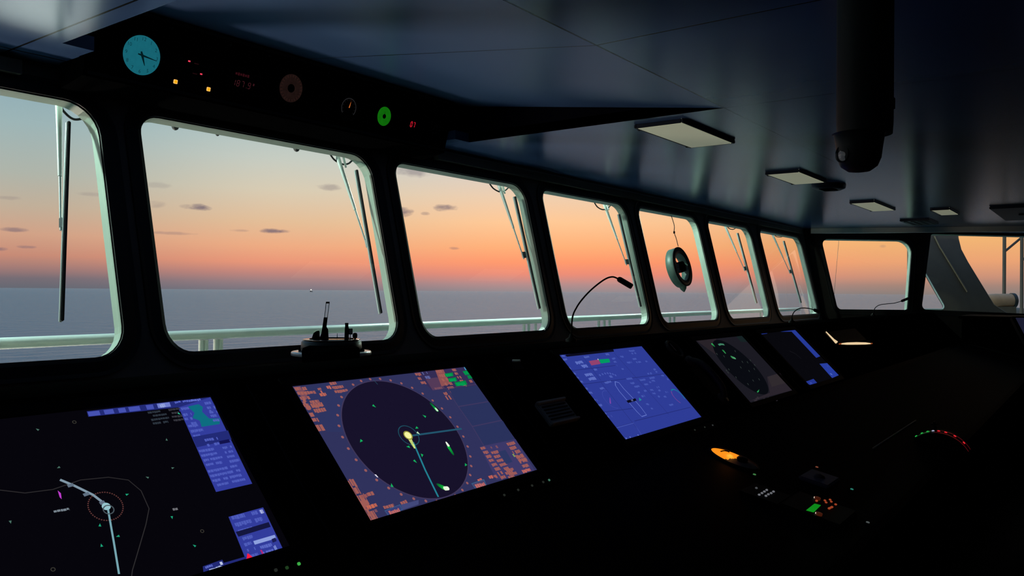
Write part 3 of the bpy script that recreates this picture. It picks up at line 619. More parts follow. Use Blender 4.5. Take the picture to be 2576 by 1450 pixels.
for px, py, ln in ((1557, 898, .022), (1585, 890, .034), (1588, 904, .028), (1574, 913, .034), (1597, 912, .034), (1576, 884, .05), (1536, 903, .024), (1540, 911, .018), (1545, 920, .010), (1560, 929, .014), (1625, 941, .034), (1606, 957, .04), (1630, 952, .04), (1572, 954, .04), (1582, 965, .028), (1592, 974, .036), (1626, 963, .03), (1617, 968, .026), (1636, 959, .022), (1648, 975, .02), (1600, 988, .016), (1616, 984, .018), (1632, 982, .02), (1652, 983, .016), (1608, 998, .028), (1638, 991, .02), (1650, 999, .018), (1666, 999, .026), (1670, 987, .016), (1622, 1018, .016), (1634, 1029, .012), (1680, 1020, .03), (1640, 930, .018), (1620, 910, .014), (1645, 936, .014), (1660, 946, .02), (1672, 955, .018)):
    g.row(px, py, ln, .0085, (70, 88, 176), .9)
for i in range(7): g.disc(xv(1507+i*6.5, 950-8*math.sin((i+1)/8*PI)), .0045, (72, 90, 178), 8)
g.row(1529, 948, .022, .012, LT)
SH_ = [(1545, 963), (1555, 966), (1566, 980), (1590, 1005), (1610, 1028), (1624, 1047), (1612, 1051), (1600, 1039), (1575, 1010), (1556, 988), (1546, 973), (1545, 963)]
g.line(SH_, .0030, (104, 122, 205))
g.poly([(1573, 1011), (1596, 1005), (1599, 1011), (1578, 1017)], (10, 10, 30)); g.poly([(1584, 1009), (1589, 1007), (1591, 1012), (1587, 1013)], (80, 90, 140)); g.poly([(1605, 1003), (1612, 1009), (1606, 1012)], (30, 140, 150)); g.beam((1532, 1003), (1533, 1019), .005, .006, (90, 66, 164), (130, 70, 170))
g.ring(xv(1705, 1001), .034, .005, (18, 118, 152), -.5, 2.0); g.ring(xv(1705, 1001), .034, .004, (112, 66, 150), -2.4, -.6); g.ring(xv(1535, 1008), .036, .002, (60, 74, 164), -PI, .4)
for i in range(4): g.row(1570+i*10, 1104-i*2.6, .006, .006, (104, 122, 200))
g.row(1522, 1050, .03, .008, LT)
g.build('conning_screen', g.t)
# --- second radar, dimmed
g = display('dimmed_radar_display', 'dimmed grey radar display with faint green echoes, fourth from the left', 3.215, 3.765, (27, 26, 34))
g.poly([(1749, 858), (1800, 852), (1800, 895)], (40, 34, 40)); g.poly([(1880, 1013), (1994, 983), (1960, 940), (1928, 950), (1935, 990)], (42, 36, 44)); g.poly([(1930, 950), (1958, 942), (1978, 965), (1940, 975)], (48, 42, 46))
g.disc((3.442, .6815), .158, (9, 11, 17), 80); g.poly([(1850, 848), (1868, 846), (1882, 862), (1862, 862)], (22, 34, 36))
for i in range(18): g.row(random.uniform(1885, 1950), random.uniform(1000, 1010), .02, .008, (50, 44, 52))
G2 = (40, 150, 82)
g.beam((1788, 866), (1797, 875), .022, .010, (50, 170, 90), (14, 90, 40)); g.beam((1816, 882), (1824, 892), .020, .008, (20, 110, 50), (60, 160, 90)); g.beam((1837, 900), (1849, 904), .018, .012, (40, 130, 70), (90, 170, 120)); g.line([(1806, 870), (1812, 868), (1820, 869)], .010, (64, 130, 100)); g.poly([(1902, 988), (1908, 982), (1907, 988), (1904, 990)], G2)
for px, py in ((1802, 893), (1820, 899), (1848, 886), (1866, 913), (1879, 914), (1886, 909), (1897, 921), (1862, 927), (1896, 931), (1883, 936), (1826, 935), (1832, 932), (1830, 940), (1850, 952), (1893, 960), (1880, 969), (1908, 957)): g.beam((px-1.5, py-2.5), (px+1.5, py+2.5), .005, .004, (64, 76, 72), (40, 50, 48))
g.build('radar_screen', g.t)
# --- second chart display, dimmed
g = display('dimmed_chart_display', 'dimmed chart display with a blue stripe along its right edge, fifth from the left', 4.015, 4.585, (8, 8, 13))
B4 = (38, 58, 150)
g.poly([(1962, 836.5), (1998, 831), (2062, 898), (2052, 902), (1990, 836)], B4); g.poly([(1909, 840), (1927, 837), (1929, 841), (1911, 844)], (30, 46, 126)); g.poly([(2060, 917), (2082, 915), (2110, 945), (2092, 953)], (40, 62, 160)); g.row(2078, 921, .02, .012, (62, 84, 180)); g.row(2086, 941, .03, .012, (92, 118, 206)); g.poly([(2023, 963), (2045, 955), (2054, 965), (2037, 971)], (36, 54, 146)); g.row(2034, 964, .04, .012, (60, 78, 170))
g.line([(1985, 885), (2000, 892), (2014, 904)], .003, (30, 30, 36)); g.row(1912, 848, .04, .01, (24, 24, 36))
g.build('chart_screen', g.t)

# rows of small keys below the displays
E_kd = emit('faint_key', (34, 38, 34)); E_kg = emit('green_key', (60, 170, 70)); E_kt = emit('teal_key', (60, 110, 90))
def keystrip(label, pts, glow):
    q = [on_scr(*p) for p in pts]; c = sum(q, Vector())/len(q)
    t = thing('key_strip', label, 'key strip', c, 'key strips below the displays')
    MB().box(Vector((c.x, 0, 0)) + SV*c.dot(SV) + SN*(SH+.0024), (abs(q[-1].x-q[0].x)+.06, .022, .004), (ux, SV, SN)).build('strip', M['bezel'], t)
    for p, e in zip(q, glow): MB().bbox(p + SN*.006, (.0055, .0055, .004), (ux, SV, SN), b=.001).build('key', e, t)
keystrip('row of faint keys with a bright green lamp below the chart display', [(690, 1440), (718, 1434), (748, 1424)], [E_kd, emit('dim_green', (30, 60, 30)), E_kg])
keystrip('row of faint key lamps below the radar display', [(1265, 1250), (1300, 1237), (1335, 1226), (1363, 1217), (1378, 1212)], [E_kd, E_kd, E_kd, E_kd, E_kt])
keystrip('row of faint key lamps below the blue conning display', [(1745, 1085), (1770, 1078), (1790, 1073)], [E_kd, E_kd, emit('faint_white', (50, 54, 54))])

# panel printer between radar and conning display
x0, v0 = xv(1342, 1021); x1, v1 = xv(1412, 1009); vb = xv(1380, 1078)[1]
t = thing('panel_printer', 'faint grey ribbed panel printer between the radar and the blue display', 'printer', scr((x0+x1)/2, vb))
MB().bbox(scr((x0+x1)/2, (v0+vb)/2, .006), (x1-x0, v0-vb, .012), (ux, SV, SN), b=.003).build('body', M['midgrey'], t); BODY = t.children[0]
MB().bbox(scr((x0+x1)/2, v0-.004, .013), (x1-x0+.004, .009, .012), (ux, SV, SN), b=.002).build('top_bar', M['trim'], t)
MB().bbox(scr((x0+x1)/2, vb+.004, .013), (x1-x0+.004, .008, .010), (ux, SV, SN), b=.002).build('bottom_bar', M['trim'], t)
for j in range(5): MB().bbox(scr((x0+x1)/2, vb+.018+j*.011, .013), (x1-x0-.02, .004, .004), (ux, SV, SN), b=.001).build('rib', M['darkgrey'], BODY)
t = thing('toggle_lever', 'small grey toggle lever above the panel printer', 'lever', scr(1.905, .835))
MB().bbox(scr(1.905, .832, .006), (.06, .05, .010), (ux, SV, SN), b=.003).build('plate', M['bezel'], t)
MB().tube([scr(1.900, .840, .012), scr(1.906, .825, .030)], [.005, .004], 10).build('stick', M['midgrey'], t)
t = thing('telephone_handset', 'dark telephone handset resting on its cradle, right of the blue display', 'telephone', scr(2.97, .60))
MB().bbox(scr(2.965, .64, .010), (.10, .23, .020), (ux, SV, SN), b=.006).build('cradle', M['bezel'], t)
k = MB(); k.tube(smooth_curve([scr(2.965, .735, .03), scr(2.965, .70, .052), scr(2.965, .64, .058), scr(2.965, .58, .052), scr(2.965, .545, .03)]), .013, 12); GRIP = k.build('grip', M['darkgrey'], t)
for v in (.735, .545): MB().lathe([(.0001, .034), (.022, .034), (.026, .026), (.024, .018)], scr(2.965, v, 0), SN, 20).build('ear_cap', M['darkgrey'], GRIP)
t = thing('small_gauge', 'unlit round gauge on the slope above the telephone handset', 'gauge', scr(2.965, .81))
MB().lathe([(.036, .001), (.036, .012), (.042, .014), (.046, .008), (.046, .001)], scr(2.965, .815), SN, 32).build('bezel', M['darkgrey'], t)
MB().lathe([(.0001, .006), (.037, .006)], scr(2.965, .815), SN, 32, 0, False).build('dial_face', M['bezel'], t)
MB().bbox(scr(2.965, .825, .009), (.003, .04, .002), (ux, SV, SN), b=.0005).build('needle', M['midgrey'], t)
# warm lit recess with glowing edges
A = [on_scr(2075, 838), on_scr(2100, 866), on_scr(2110, 869), on_scr(2188, 868)]
t = thing('lit_chart_recess', 'dark recessed tray with two warm white glowing edges, beyond the fifth display', 'light tray', (A[0]+A[3])/2)
x0, vt = A[1].x-.01, A[0].dot(SV); x1, vb = A[3].x+.01, A[1].dot(SV)-.012
MB().box(scr((x0+x1)/2, (vt+vb)/2, .0034), (x1-x0, vt-vb, .006), (ux, SV, SN)).build('tray', M['bezel'], t)
EW = emit('warm_strip', (235, 205, 160)); EW2 = emit('warm_strip_end', (140, 66, 30))
k = MB(); k.tube([A[0]+SN*.010, A[0].lerp(A[1], .75)+SN*.012, A[1]+SN*.014], [.003, .006, .010], 8); k.build('side_strip', EW, t)
k = MB(); L_ = A[3]-A[2]; k.tube([A[2]+SN*.012, A[2]+L_*.2+SN*.014, A[2]+L_*.5+SN*.015, A[2]+L_*.8+SN*.014, A[3]+SN*.012], [.003, .007, .008, .007, .003], 8); k.build('front_strip', EW, t)
for q in (A[2]+ux*.005, A[3]): MB().tube([q+SN*.012-ux*.025, q+SN*.012+ux*.025], .004, 8).build('strip_end', EW2, t)

# ------------------------------------------------------------------ things on the desk
DY = Vector((0, math.cos(math.atan(DS)), math.sin(math.atan(DS)))); DN = Vector((0, -DY.z, DY.y)); DA = (ux, DY, DN)
# backlit steering lever dial
q0, q1 = on_desk(1797, 1131), on_desk(1896, 1186); c = (q0+q1)/2
t = thing('steering_dial', 'oval dial glowing orange at its near end, on the desk below the blue display', 'dial', c)
dd = (q1-q0); L_ = dd.length; dd.normalize(); dn = DN.cross(dd)
k = MB(); n = 48; N = 12
wd = .050
cols = []
for i in range(N+1):
    for j in range(n): a_ = 2*PI*j/n; k.v.append(c + dd*math.cos(a_)*L_/2*i/N + dn*math.sin(a_)*wd*i/N + DN*(.004+.010*(1-(i/N)**2)))
for i in range(N):
    for j in range(n): k.f.append((i*n+j, i*n+(j+1) % n, (i+1)*n+(j+1) % n, (i+1)*n+j)); k.mi.append(0); k.sm.append(True)
lit, dark = MB(), MB()                                            # near part emissive, far part dark: the glow's fade put into the split
for f in k.f:
    m_ = sum((k.v[i] for i in f), Vector())/4; q_ = lit if (m_-c).dot(dd) < .10*L_ + .006*math.cos((m_-c).dot(dn)*60) else dark
    q_.add([k.v[i] for i in f], [(0, 1, 2, 3)], 0, True)
lit.build('lit_lens', emit('orange_backlit_lens', (255, 146, 26), 1.0, .15), t)
dark.build('dark_lens', mat('lens_glow_fade_grey', (96, 92, 88), .5, .1), t)
l = bpy.data.lights.new('dial_glow_helper', 'POINT'); l.energy = .05; l.color = (1, .35, .05); l.shadow_soft_size = .012  # added lamp above the lens, spreads orange glow over its dark part
o = bpy.data.objects.new('dial_glow_helper', l); C.objects.link(o); o.location = c - dd*L_*.12 + DN*.030 + Vector((0, 0, ZC))
k = MB(); R_ = [(c + dd*math.cos(2*PI*j/n)*(L_/2+.003) + dn*math.sin(2*PI*j/n)*(wd+.003) + DN*.004) for j in range(n+1)]; k.tube(R_, .004, 8); k.build('rim', M['bezel'], t)
k = MB(); k.tube(smooth_curve([c-dd*L_*.42+dn*.008+DN*.012, c-dd*L_*.25+dn*.006+DN*.017, c-dd*L_*.12-dn*.004+DN*.018]), .0022, 8); k.tube(smooth_curve([c-dd*L_*.22-dn*.02+DN*.012, c-dd*L_*.2-dn*.008+DN*.016, c-dd*L_*.12-dn*.002+DN*.018]), .0018, 8); k.build('pointer', M['bezel'], t)
k = MB(); k.lathe([(.0001, .024), (.014, .023), (.018, .018), (.016, .012), (.02, .010)], c+dd*L_*.20, DN, 24); k.build('knob', M['bezel'], t)
# keypad with grey keys
t = thing('desk_keypad', 'small keypad with two rows of grey keys on the desk', 'keypad', on_desk(1925, 1248))
c = on_desk(1925, 1248); MB().bbox(c + DN*.004, (.12, .11, .008), DA, b=.003).build('base', M['bezel'], t)
E_gk = emit('grey_key_glow', (104, 106, 112)); E_gk2 = emit('grey_key_glow_dim', (70, 72, 76))
for px, py in ((1908, 1254), (1915, 1250), (1921, 1246), (1927, 1242), (1925, 1257), (1931, 1253), (1938, 1250), (1944, 1246), (1901, 1237)):
    MB().bbox(on_desk(px, py) + DN*.010, (.007, .0065, .005), DA, b=.0015).build('key', E_gk2 if px == 1901 else E_gk, t)
# autopilot unit with green screen
c = on_desk(2058, 1285)
t = thing('autopilot_unit', 'control unit with a small green screen and orange backlit keys on the desk', 'control unit', c)
MB().bbox(c + DN*.005, (.17, .16, .010), DA, b=.003).build('faceplate', M['bezel'], t)
g4 = [on_desk(*p) + DN*.011 for p in ((2026, 1294), (2047, 1277), (2063, 1281), (2045, 1299))]
MB().add(g4 + [p - DN*.004 for p in g4], [(0,1,2,3), (4,5,6,7)] + [(i, (i+1) % 4, 4+(i+1) % 4, 4+i) for i in range(4)]).build('green_screen', emit('green_lcd', (6, 132, 22), 1, .15), t)
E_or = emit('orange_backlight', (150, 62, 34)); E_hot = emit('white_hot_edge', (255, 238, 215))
for px, py in ((2054, 1266), (2058, 1306)):
    c2 = on_desk(px, py); k = MB(); k.lathe([(.008, .010), (.0085, .016), (.006, .017), (.0001, .017)], c2, DN, 20); o = k.build('knob', emit('dark_orange_knob', (60, 22, 10)), t)
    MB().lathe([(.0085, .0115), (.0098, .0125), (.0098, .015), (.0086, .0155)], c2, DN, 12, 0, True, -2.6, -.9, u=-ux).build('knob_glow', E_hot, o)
for px, py, w_ in ((2073, 1270, .006), (2076, 1275, .006), (2086, 1268, .006), (2089, 1273, .006), (2100, 1280, .007), (2084, 1290, .012), (2090, 1287, .012), (2052, 1271, .008)):
    MB().bbox(on_desk(px, py) + DN*.012, (w_, .0065, .004), DA, b=.0012).build('key', E_or, t)
# pale touchpad and small lamps
c = on_desk(2060, 1210)
t = thing('trackball_pad', 'faint bluish rectangular pad on the desk, above the green screen', 'pad', c); MB().bbox(c + DN*.0066, (.13, .09, .012), DA, b=.004).build('pad', mat('blue_grey_pad', (84, 86, 110), .5, .4), t)
MB().lathe([(.0001, .022), (.012, .019), (.017, .012)], c + dn*.0, DN, 20).build('ball', M['darkgrey'], t)
for nm, lb, px, py, col in (('green_indicator', 'tiny green lamp on the desk between the orange dial and the keypad', 1897, 1199, (60, 120, 66)), ('orange_indicator', 'tiny orange lamp on the desk above the bluish pad', 2054, 1180, (120, 64, 46)), ('teal_indicator', 'tiny teal lamp on the desk right of the bluish pad', 2142, 1236, (40, 120, 104)), ('grey_indicator', 'tiny grey lamp on the desk near the lower right', 2182, 1320, (70, 76, 76))):
    c = on_desk(px, py); t = thing(nm, lb, 'indicator lamp', c); MB().lathe([(.006, 0), (.006, .004), (.0048, .005)], c, DN, 16).build('collar', M['bezel'], t); MB().lathe([(.0048, .003), (.0044, .007), (.0001, .0085)], c, DN, 16).build('lens', emit(nm+'_glow', col), t)
# engine telegraph with its arc of green and red lamps
c = on_desk(2362, 1118); c.z -= .0; yc = c.y; xc = c.x; R = .127
t = thing('engine_telegraph', 'engine telegraph whose curved scale glows green then red, right side of the desk', 'telegraph', c)
cz = dz(yc)-.074
def arc_pt(a_, r, x): return Vector((x, yc+r*math.sin(a_), cz+r*math.cos(a_)))
k = MB(); n = 24
for x in (xc-.04, xc+.075):
    vs = [arc_pt(-1.15+2.3*i/n, R-.003, x) for i in range(n+1)]; k.add(vs, [list(range(n+1))])
vs = [arc_pt(-1.15+2.3*i/n, R-.003, x) for x in (xc-.04, xc+.075) for i in range(n+1)]
k.add(vs, [(i, i+1, n+2+i, n+1+i) for i in range(n)] + [(0, n, 2*n+1, n+1)]); k.build('drum_housing', M['bezel'], t)
def band(a0, a1, x0, x1, r, mm, name):
    k = MB(); n = 14; k.add([arc_pt(a0+(a1-a0)*i/n, r, x) for x in (x0, x1) for i in range(n+1)], [(i, i+1, n+2+i, n+1+i) for i in range(n)]); return k.build(name, mm, t)
o = band(.25, .78, xc-.034, xc+.020, R-.001, emit('green_scale', (6, 46, 18)), 'green_scale'); o['label'] = 'green ahead half of the scale'
o = band(-1.05, .10, xc-.036, xc-.031, R-.001, emit('red_scale', (108, 15, 25)), 'red_scale_edge'); o = band(-1.05, .10, xc+.018, xc+.023, R-.001, emit('red_scale2', (108, 15, 25)), 'red_scale_edge')
def lamp_dot(a_, col, r=.0055, nm='lamp'):
    p = arc_pt(a_, R, xc-.007); d_ = Vector((0, math.sin(a_), math.cos(a_))); MB().lathe([(r, 0), (r*.8, .003), (.0001, .004)], p, d_, 12).build(nm, col, t)
EG, ER = emit('telegraph_green', (34, 170, 66)), emit('telegraph_red', (225, 34, 44))
for a_ in (.70, .50, .32): lamp_dot(a_, EG)
lamp_dot(.16, emit('telegraph_white', (170, 175, 205)), nm='stop_lamp')
for a_ in (.0, -.2, -.47, -.78): lamp_dot(a_, ER)
MB().tube([arc_pt(.16, R-.01, xc+.045), arc_pt(.16, R+.02, xc+.045)], .006, 10).build('lever', M['bezel'], t)
MB().bbox(arc_pt(.16, R+.022, xc+.045), (.05, .022, .022), b=.008).build('grip', M['bezel'], t)

# ------------------------------------------------------------------ reading lamps on the console top
def gooseneck(px_pts, head, y, label, thick=.0030):
    pts = [on_y(px, py, y) if i == 0 else None for i, (px, py) in enumerate(px_pts)]
    base = pts[0]; base.z = -.183; dep = base.dot(Vector((fw.x, fw.y, 0)))
    def pl(px, py): d = ray(px, py); return d*(dep/d.dot(Vector((fw.x, fw.y, 0))))          # the lamp bends in one upright plane
    t = thing('gooseneck_lamp', label, 'lamp', base, 'gooseneck reading lamps')
    MB().lathe([(.020, 0), (.020, .01), (.009, .016), (.005, .03)], base, (0,0,1), 20).build('base', M['bezel'], t)
    c = smooth_curve([base+Vector((0,0,.02))] + [pl(*p) for p in px_pts[1:]]); NECK = MB().tube(c, thick, 10).build('neck', M['bezel'], t)
    a, b = pl(*head[0]), pl(*head[1]); u = (b-a).normalized()
    MB().tube([a-u*.004, a, a+u*.006, b-u*.004, b], [.005, .009, .0105, .0105, .009], 14).build('lamp_head', M['bezel'], NECK)
gooseneck([(1437, 828), (1440, 800), (1450, 775), (1466, 752), (1490, 727), (1520, 704), (1540, 697), (1556, 702)], ((1556, 702), (1590, 722)), 1.58, 'black gooseneck lamp arching in front of the fourth window')
gooseneck([(1992, 803), (1993, 795), (1999, 784), (2013, 776), (2032, 776), (2048, 780)], ((2048, 780), (2062, 786)), 1.58, 'low black gooseneck lamp at the last front window before the corner')
gooseneck([(2197, 785), (2201, 776), (2212, 768), (2230, 765), (2250, 763), (2268, 758)], ((2268, 758), (2285, 751)), 1.58, 'black gooseneck lamp bending low across the near starboard window')

# wing console with a monitor at the right edge
wc = thing('wing_console', 'dark wing console under the rightmost window at the right edge', 'console', (9.75, .75, -ZC))
MB().bbox((9.75, .75, (-.24-ZC)/2), (.8, .9, ZC-.24), b=.01).build('cabinet', M['console'], wc); MB().bbox((9.75, .75, -.23), (.86, .96, .03), b=.008).build('top', M['desk'], wc)
d = ray(2562, 838); c = d*(6.4/d.x); 
t = thing('wing_monitor', 'small monitor with a faint bluish screen at the right edge', 'monitor', (c.x, c.y, -.5))
ax_ = (rt.normalized(), (Vector((0,0,1))*.75+fw*.66).normalized(), (-(fw)*.75+Vector((0,0,1))*.66).normalized())
wm = c + rt*.235 - Vector((0,0,.0)); MB().bbox(wm - ax_[2]*.02, (.44, .30, .035), ax_, b=.006).build('casing', M['bezel'], t)
MB().box(wm, (.40, .26, .004), ax_).build('screen', emit('faint_blue_screen', (27, 28, 48)), t)
MB().tube([wm-ax_[2]*.03, Vector((wm.x, wm.y, -ZC+.02))], .03, 14).build('stand', M['bezel'], t); MB().lathe([(.0001, .02), (.16, .02), (.17, 0)], (wm.x, wm.y, -ZC), (0,0,1), 28).build('foot', M['bezel'], t)
gooseneck_c = on_8(2480, 784, -.5)

# ------------------------------------------------------------------ bearing repeater on its stand by the window
YPEL = 2.56; c = on_y(834, 884, YPEL); dep = c.dot(Vector((fw.x, fw.y, 0)))
def pp(px, py): d = ray(px, py); return d*(dep/d.dot(Vector((fw.x, fw.y, 0))))
mpp = dep/F
t = thing('bearing_repeater', 'compass bearing repeater with upright sight vanes, on a stand before the second window', 'compass', (c.x, c.y, -ZC))
MB().lathe([(.14, -ZC), (.14, -ZC+.02), (.07, -ZC+.05), (.06, -.45), (.085, -.40), (.11, -.33), (.115, c.z-.035), (.06, c.z-.03)], (c.x, c.y, 0), (0,0,1), 36).build('pedestal', M['black'], t)
Rr = 99*mpp; zr = c.z
MB().lathe([(Rr*.74, zr-.004), (Rr*.76, zr), (Rr*.985, zr), (Rr, zr-.004), (Rr, zr-.014), (Rr*.74, zr-.014)], (c.x, c.y, 0), (0,0,1), 56).build('outer_ring', M['tray'], t)
zb = pp(834, 855).z; Rb = 71*mpp
MB().lathe([(Rb*.55, zr-.03), (Rb*.9, zr-.022), (Rb*1.02, zr-.006), (Rb*1.06, zr+.012), (Rb*1.04, zb-.008), (Rb*.98, zb-.002)], (c.x, c.y, 0), (0,0,1), 48).build('bowl', mat('dark_bowl_enamel', (36, 46, 43), .4, .4), t)
MB().lathe([(Rb*.985, zb-.002), (Rb, zb+.002), (Rb*.96, zb+.003), (.0001, zb+.0015)], (c.x, c.y, 0), (0,0,1), 48).build('dial_plate', M['dialplate'], t)
MB().lathe([(Rb*.70, zb+.003), (Rb*.71, zb+.005), (Rb*.76, zb+.005), (Rb*.77, zb+.003)], (c.x, c.y, 0), (0,0,1), 48).build('azimuth_ring', M['black'], t)
k = MB()                                                          # tall slotted sight vane
a_, b_ = pp(816, 852), pp(824, 761); top = pp(824, 761); q = pp(819.5, 799.5)
R3 = Vector((rt.x, rt.y, 0)).normalized(); F3 = Vector((fw.x, fw.y, 0)).normalized()
def slab(k, pts, th): 
    n = len(pts); k.add([p-F3*th/2 for p in pts] + [p+F3*th/2 for p in pts], [list(range(n)), list(range(n, 2*n))[::-1]] + [(i, (i+1) % n, n+(i+1) % n, n+i) for i in range(n)])
slab(k, [pp(803, 855), pp(826, 855), pp(824.5, 829), pp(820.5, 823), pp(823.5, 799), pp(815.5, 799), pp(812, 823), pp(809, 840)], .014)
REAR = k.build('rear_sight', M['black'], t)
k = MB(); k.tube([pp(816.5, 800), pp(820.5, 762)], .0013, 8); k.tube([pp(823.5, 800), pp(828.5, 762)], .0013, 8); slab(k, [pp(820, 764), pp(828.8, 764), pp(829, 759.5), pp(820.3, 759.5)], .006); k.tube([pp(820, 800), pp(824.5, 762)], .0004, 6); k.build('slotted_frame', M['black'], REAR)
k = MB(); slab(k, [pp(867, 855), pp(877, 855), pp(877, 826), pp(875.5, 821), pp(876, 813), pp(868.3, 813), pp(869, 821), pp(868, 826)], .012); k.build('front_sight', M['black'], t)
k = MB()
for p, q_ in (((877.5, 841), (877.5, 828)), ((886, 841), (886, 828)), ((877, 828), (886.5, 828)), ((877, 841), (886.5, 841)), ((881.5, 841), (881, 854))): k.tube([pp(*p), pp(*q_)], .0016, 8)
MIR = k.build('mirror_frame', M['black'], t); k = MB(); slab(k, [pp(878.5, 840), pp(885, 840), pp(885, 829), pp(878.5, 829)], .001); k.build('mirror', M['steel'], MIR)
k = MB(); k.lathe([(.0001, .012), (.008, .010), (.010, .0), (.008, -.010), (.0001, -.012)], pp(893, 845), (0,0,1), 16); k.tube([pp(893, 848), pp(893, 857)], .004, 8); k.build('levelling_knob', M['black'], t)
k = MB(); slab(k, [pp(786, 855), pp(803, 855), pp(801.5, 833), pp(798, 833), pp(791, 838), pp(787.5, 848)], .03); k.build('prism_housing', M['black'], t)
k = MB(); k.tube([pp(848.3, 853), pp(848.3, 839)], [.0018, .0008], 8); k.build('centre_pin', M['black'], t)
k = MB(); k.tube([pp(803, 851), pp(872, 851)], .002, 8); k.build('sight_bar', M['black'], t)
k = MB()
for sg in (-1, 1): k.tube([Vector((c.x, c.y, zr+.004)) + R3*sg*Rb*1.02, Vector((c.x, c.y, zr-.004)) + R3*sg*Rr*.80], .012, 12)
k.build('gimbal_pin', M['black'], t)
MB().lathe([(Rr*1.0, zr-.035), (Rr*1.02, zr+.010), (Rr*.98, zr+.022), (Rb*1.05, zr+.030), (Rb*1.05, zr-.035)], (c.x, c.y, 0), (0,0,1), 24, 0, False, -PI*.245, PI*.235, u=-Vector((c.x, c.y, 0)).normalized()).build('front_cover', M['black'], t)
# ------------------------------------------------------------------ outside: wipers, clear view screen, rail
def wiper(a0, a1, b0, b1, short, hose, label):
    WP = lambda p, w: on_win(p[0], p[1], w*1.031)
    base = WP(a0, .115); base.z = ZT
    t = thing('window_wiper', label, 'wiper', base, 'window wipers')
    T0, T1 = WP(a0, .115), WP(a1, .040); ad = (T1-T0).normalized(); A0 = T0 - ad*.10
    MB().bbox(A0 + nF*.03, (.07, .06, .07), b=.01).build('motor', M['white'], t)
    mid = T0.lerp(T1, .58); k_ = MB().tube([A0, T0, T0.lerp(T1, .14), T0.lerp(T1, .5), mid], [.0135, .0130, .0110, .0080, .0072], 12); ARM = k_.build('arm', M['white'], t)
    MB().tube([mid - ad*.01, T1], [.0050, .0042], 8).build('arm_rod', M['steel'], ARM)
    if short:
        s0 = WP((a0[0]+short[0], a0[1]+short[1]), .115); s1 = WP((a0[0]+short[2], a0[1]+short[3]), .10); sd = (s1-s0).normalized()
        MB().tube([s0 - sd*.06, s0, s1], [.007, .007, .0055], 8).build('link_rod', M['white'], t)
    B0, B1 = WP(b0, .024), WP(b1, .024); d_ = (B1-B0).normalized(); Lb = (B1-B0).length; sx = d_.cross(nF).normalized()
    bm = B0 + d_*(T1-B0).dot(d_); q = T1 - ad*.03; bm = bm - d_*.03 + nF*.014; wv = bm-q; wn = wv.normalized(); wd_ = (d_ - wn*d_.dot(wn)).normalized()
    MB().bbox((bm+q)/2, (wv.length+.010, .042, .012), (wn, wd_, wn.cross(wd_)), b=.003).build('blade_clip', M['steel'], t)
    BLD = MB().bbox((B0+B1)/2 + nF*.010, (.010, Lb, .014), (sx, d_, nF), b=.003).build('blade_carrier', M['steel'], t); 
    MB().bbox((B0+B1)/2 - nF*.003, (.0125, Lb-.004, .012), (sx, d_, nF), b=.003).build('blade_rubber', M['rubber'], BLD)
    MB().tube(smooth_curve([WP(p, .12) for p in hose]), .0050, 8).build('washer_hose', M['rubber'], t)
wiper((148, 266), (153, 580), (172.5, 305), (155, 810), None, [(152, 262), (160, 280), (185, 300), (217, 297)], 'wiper hanging almost upright outside the leftmost window')
wiper((849, 395), (926, 627), (896.5, 427), (958.5, 790), (15, 2, 21, 26), [(829, 386), (841, 402), (860, 413), (876, 412), (887, 403)], 'slanted wiper outside the wide window behind the bearing repeater')
wiper((1256, 468), (1318, 652.4), (1295, 494), (1357.6, 778), (9, 1, 14, 19), [(1232, 463), (1242, 475), (1257.6, 483), (1270, 480), (1279, 472)], 'wiper outside the window between repeater and gooseneck lamp')
wiper((1520, 513), (1576.6, 668), (1557, 538.6), (1612, 773), (7, 1, 11, 15), [(1494, 508), (1503, 521), (1516, 527.6), (1528, 525), (1536, 517)], 'wiper outside the window behind the tall gooseneck lamp')
wiper((1823.5, 568), (1874.4, 683), (1855.7, 586), (1904, 764), None, [(1829, 569), (1834, 575), (1841.6, 577.5), (1848, 576), (1852.5, 570.5)], 'wiper outside the window just right of the clear view screen')
wiper((1942.7, 589), (1988.4, 689.6), (1972, 606), (2015.3, 763), None, [(1947, 589), (1952, 595), (1959.5, 596.6), (1967, 596), (1973, 590.5)], 'wiper outside the last front window before the corner')
# clear view screen in the fifth window
pa = [on_win(px, py, .03) for px, py in ((1685, 672), (1737.6, 668), (1706, 622.6), (1716, 718.7))]
cx = (pa[0].x+pa[1].x)/2; cz_ = (pa[2].z+pa[3].z)/2; Ro = (pa[2].z-pa[3].z)/2*1.03
t = thing('clear_view_screen', 'round grey green clear view screen with a hanging cable, on the fifth window', 'clear view screen', front(cx, cz_-Ro, .05))
cc = front(cx, cz_, 0); uX = Vector((1,0,0)); uS = uX.cross(nF); uS = uS if uS.z > 0 else -uS
MB().lathe([(Ro*.70, .014), (Ro*.72, .010), (Ro*.98, .010), (Ro, .014), (Ro, .085), (Ro*.96, .09), (Ro*.74, .09), (Ro*.70, .085), (Ro*.70, .014)], cc, nF, 56).build('ring_housing', M['greygreen'], t)
MB().lathe([(Ro*.97, .008), (Ro*1.015, .008), (Ro*1.015, .016), (Ro*.97, .016), (Ro*.97, .008)], cc, nF, 56).build('rim_seal', M['rubber'], t)
MB().bbox(cc + nF*.045, (Ro*1.46, .05, Ro*.36), (uX, nF, uS), b=.012).build('cross_bar', M['greygreen'], t); BAR = [o for o in bpy.data.objects if o.name == 'cross_bar'][0]
MB().lathe([(.0001, -.0), (Ro*.26, .0), (Ro*.28, .02), (Ro*.28, .09), (.0001, .10)], cc, nF, 28).build('motor_hub', M['black'], BAR)
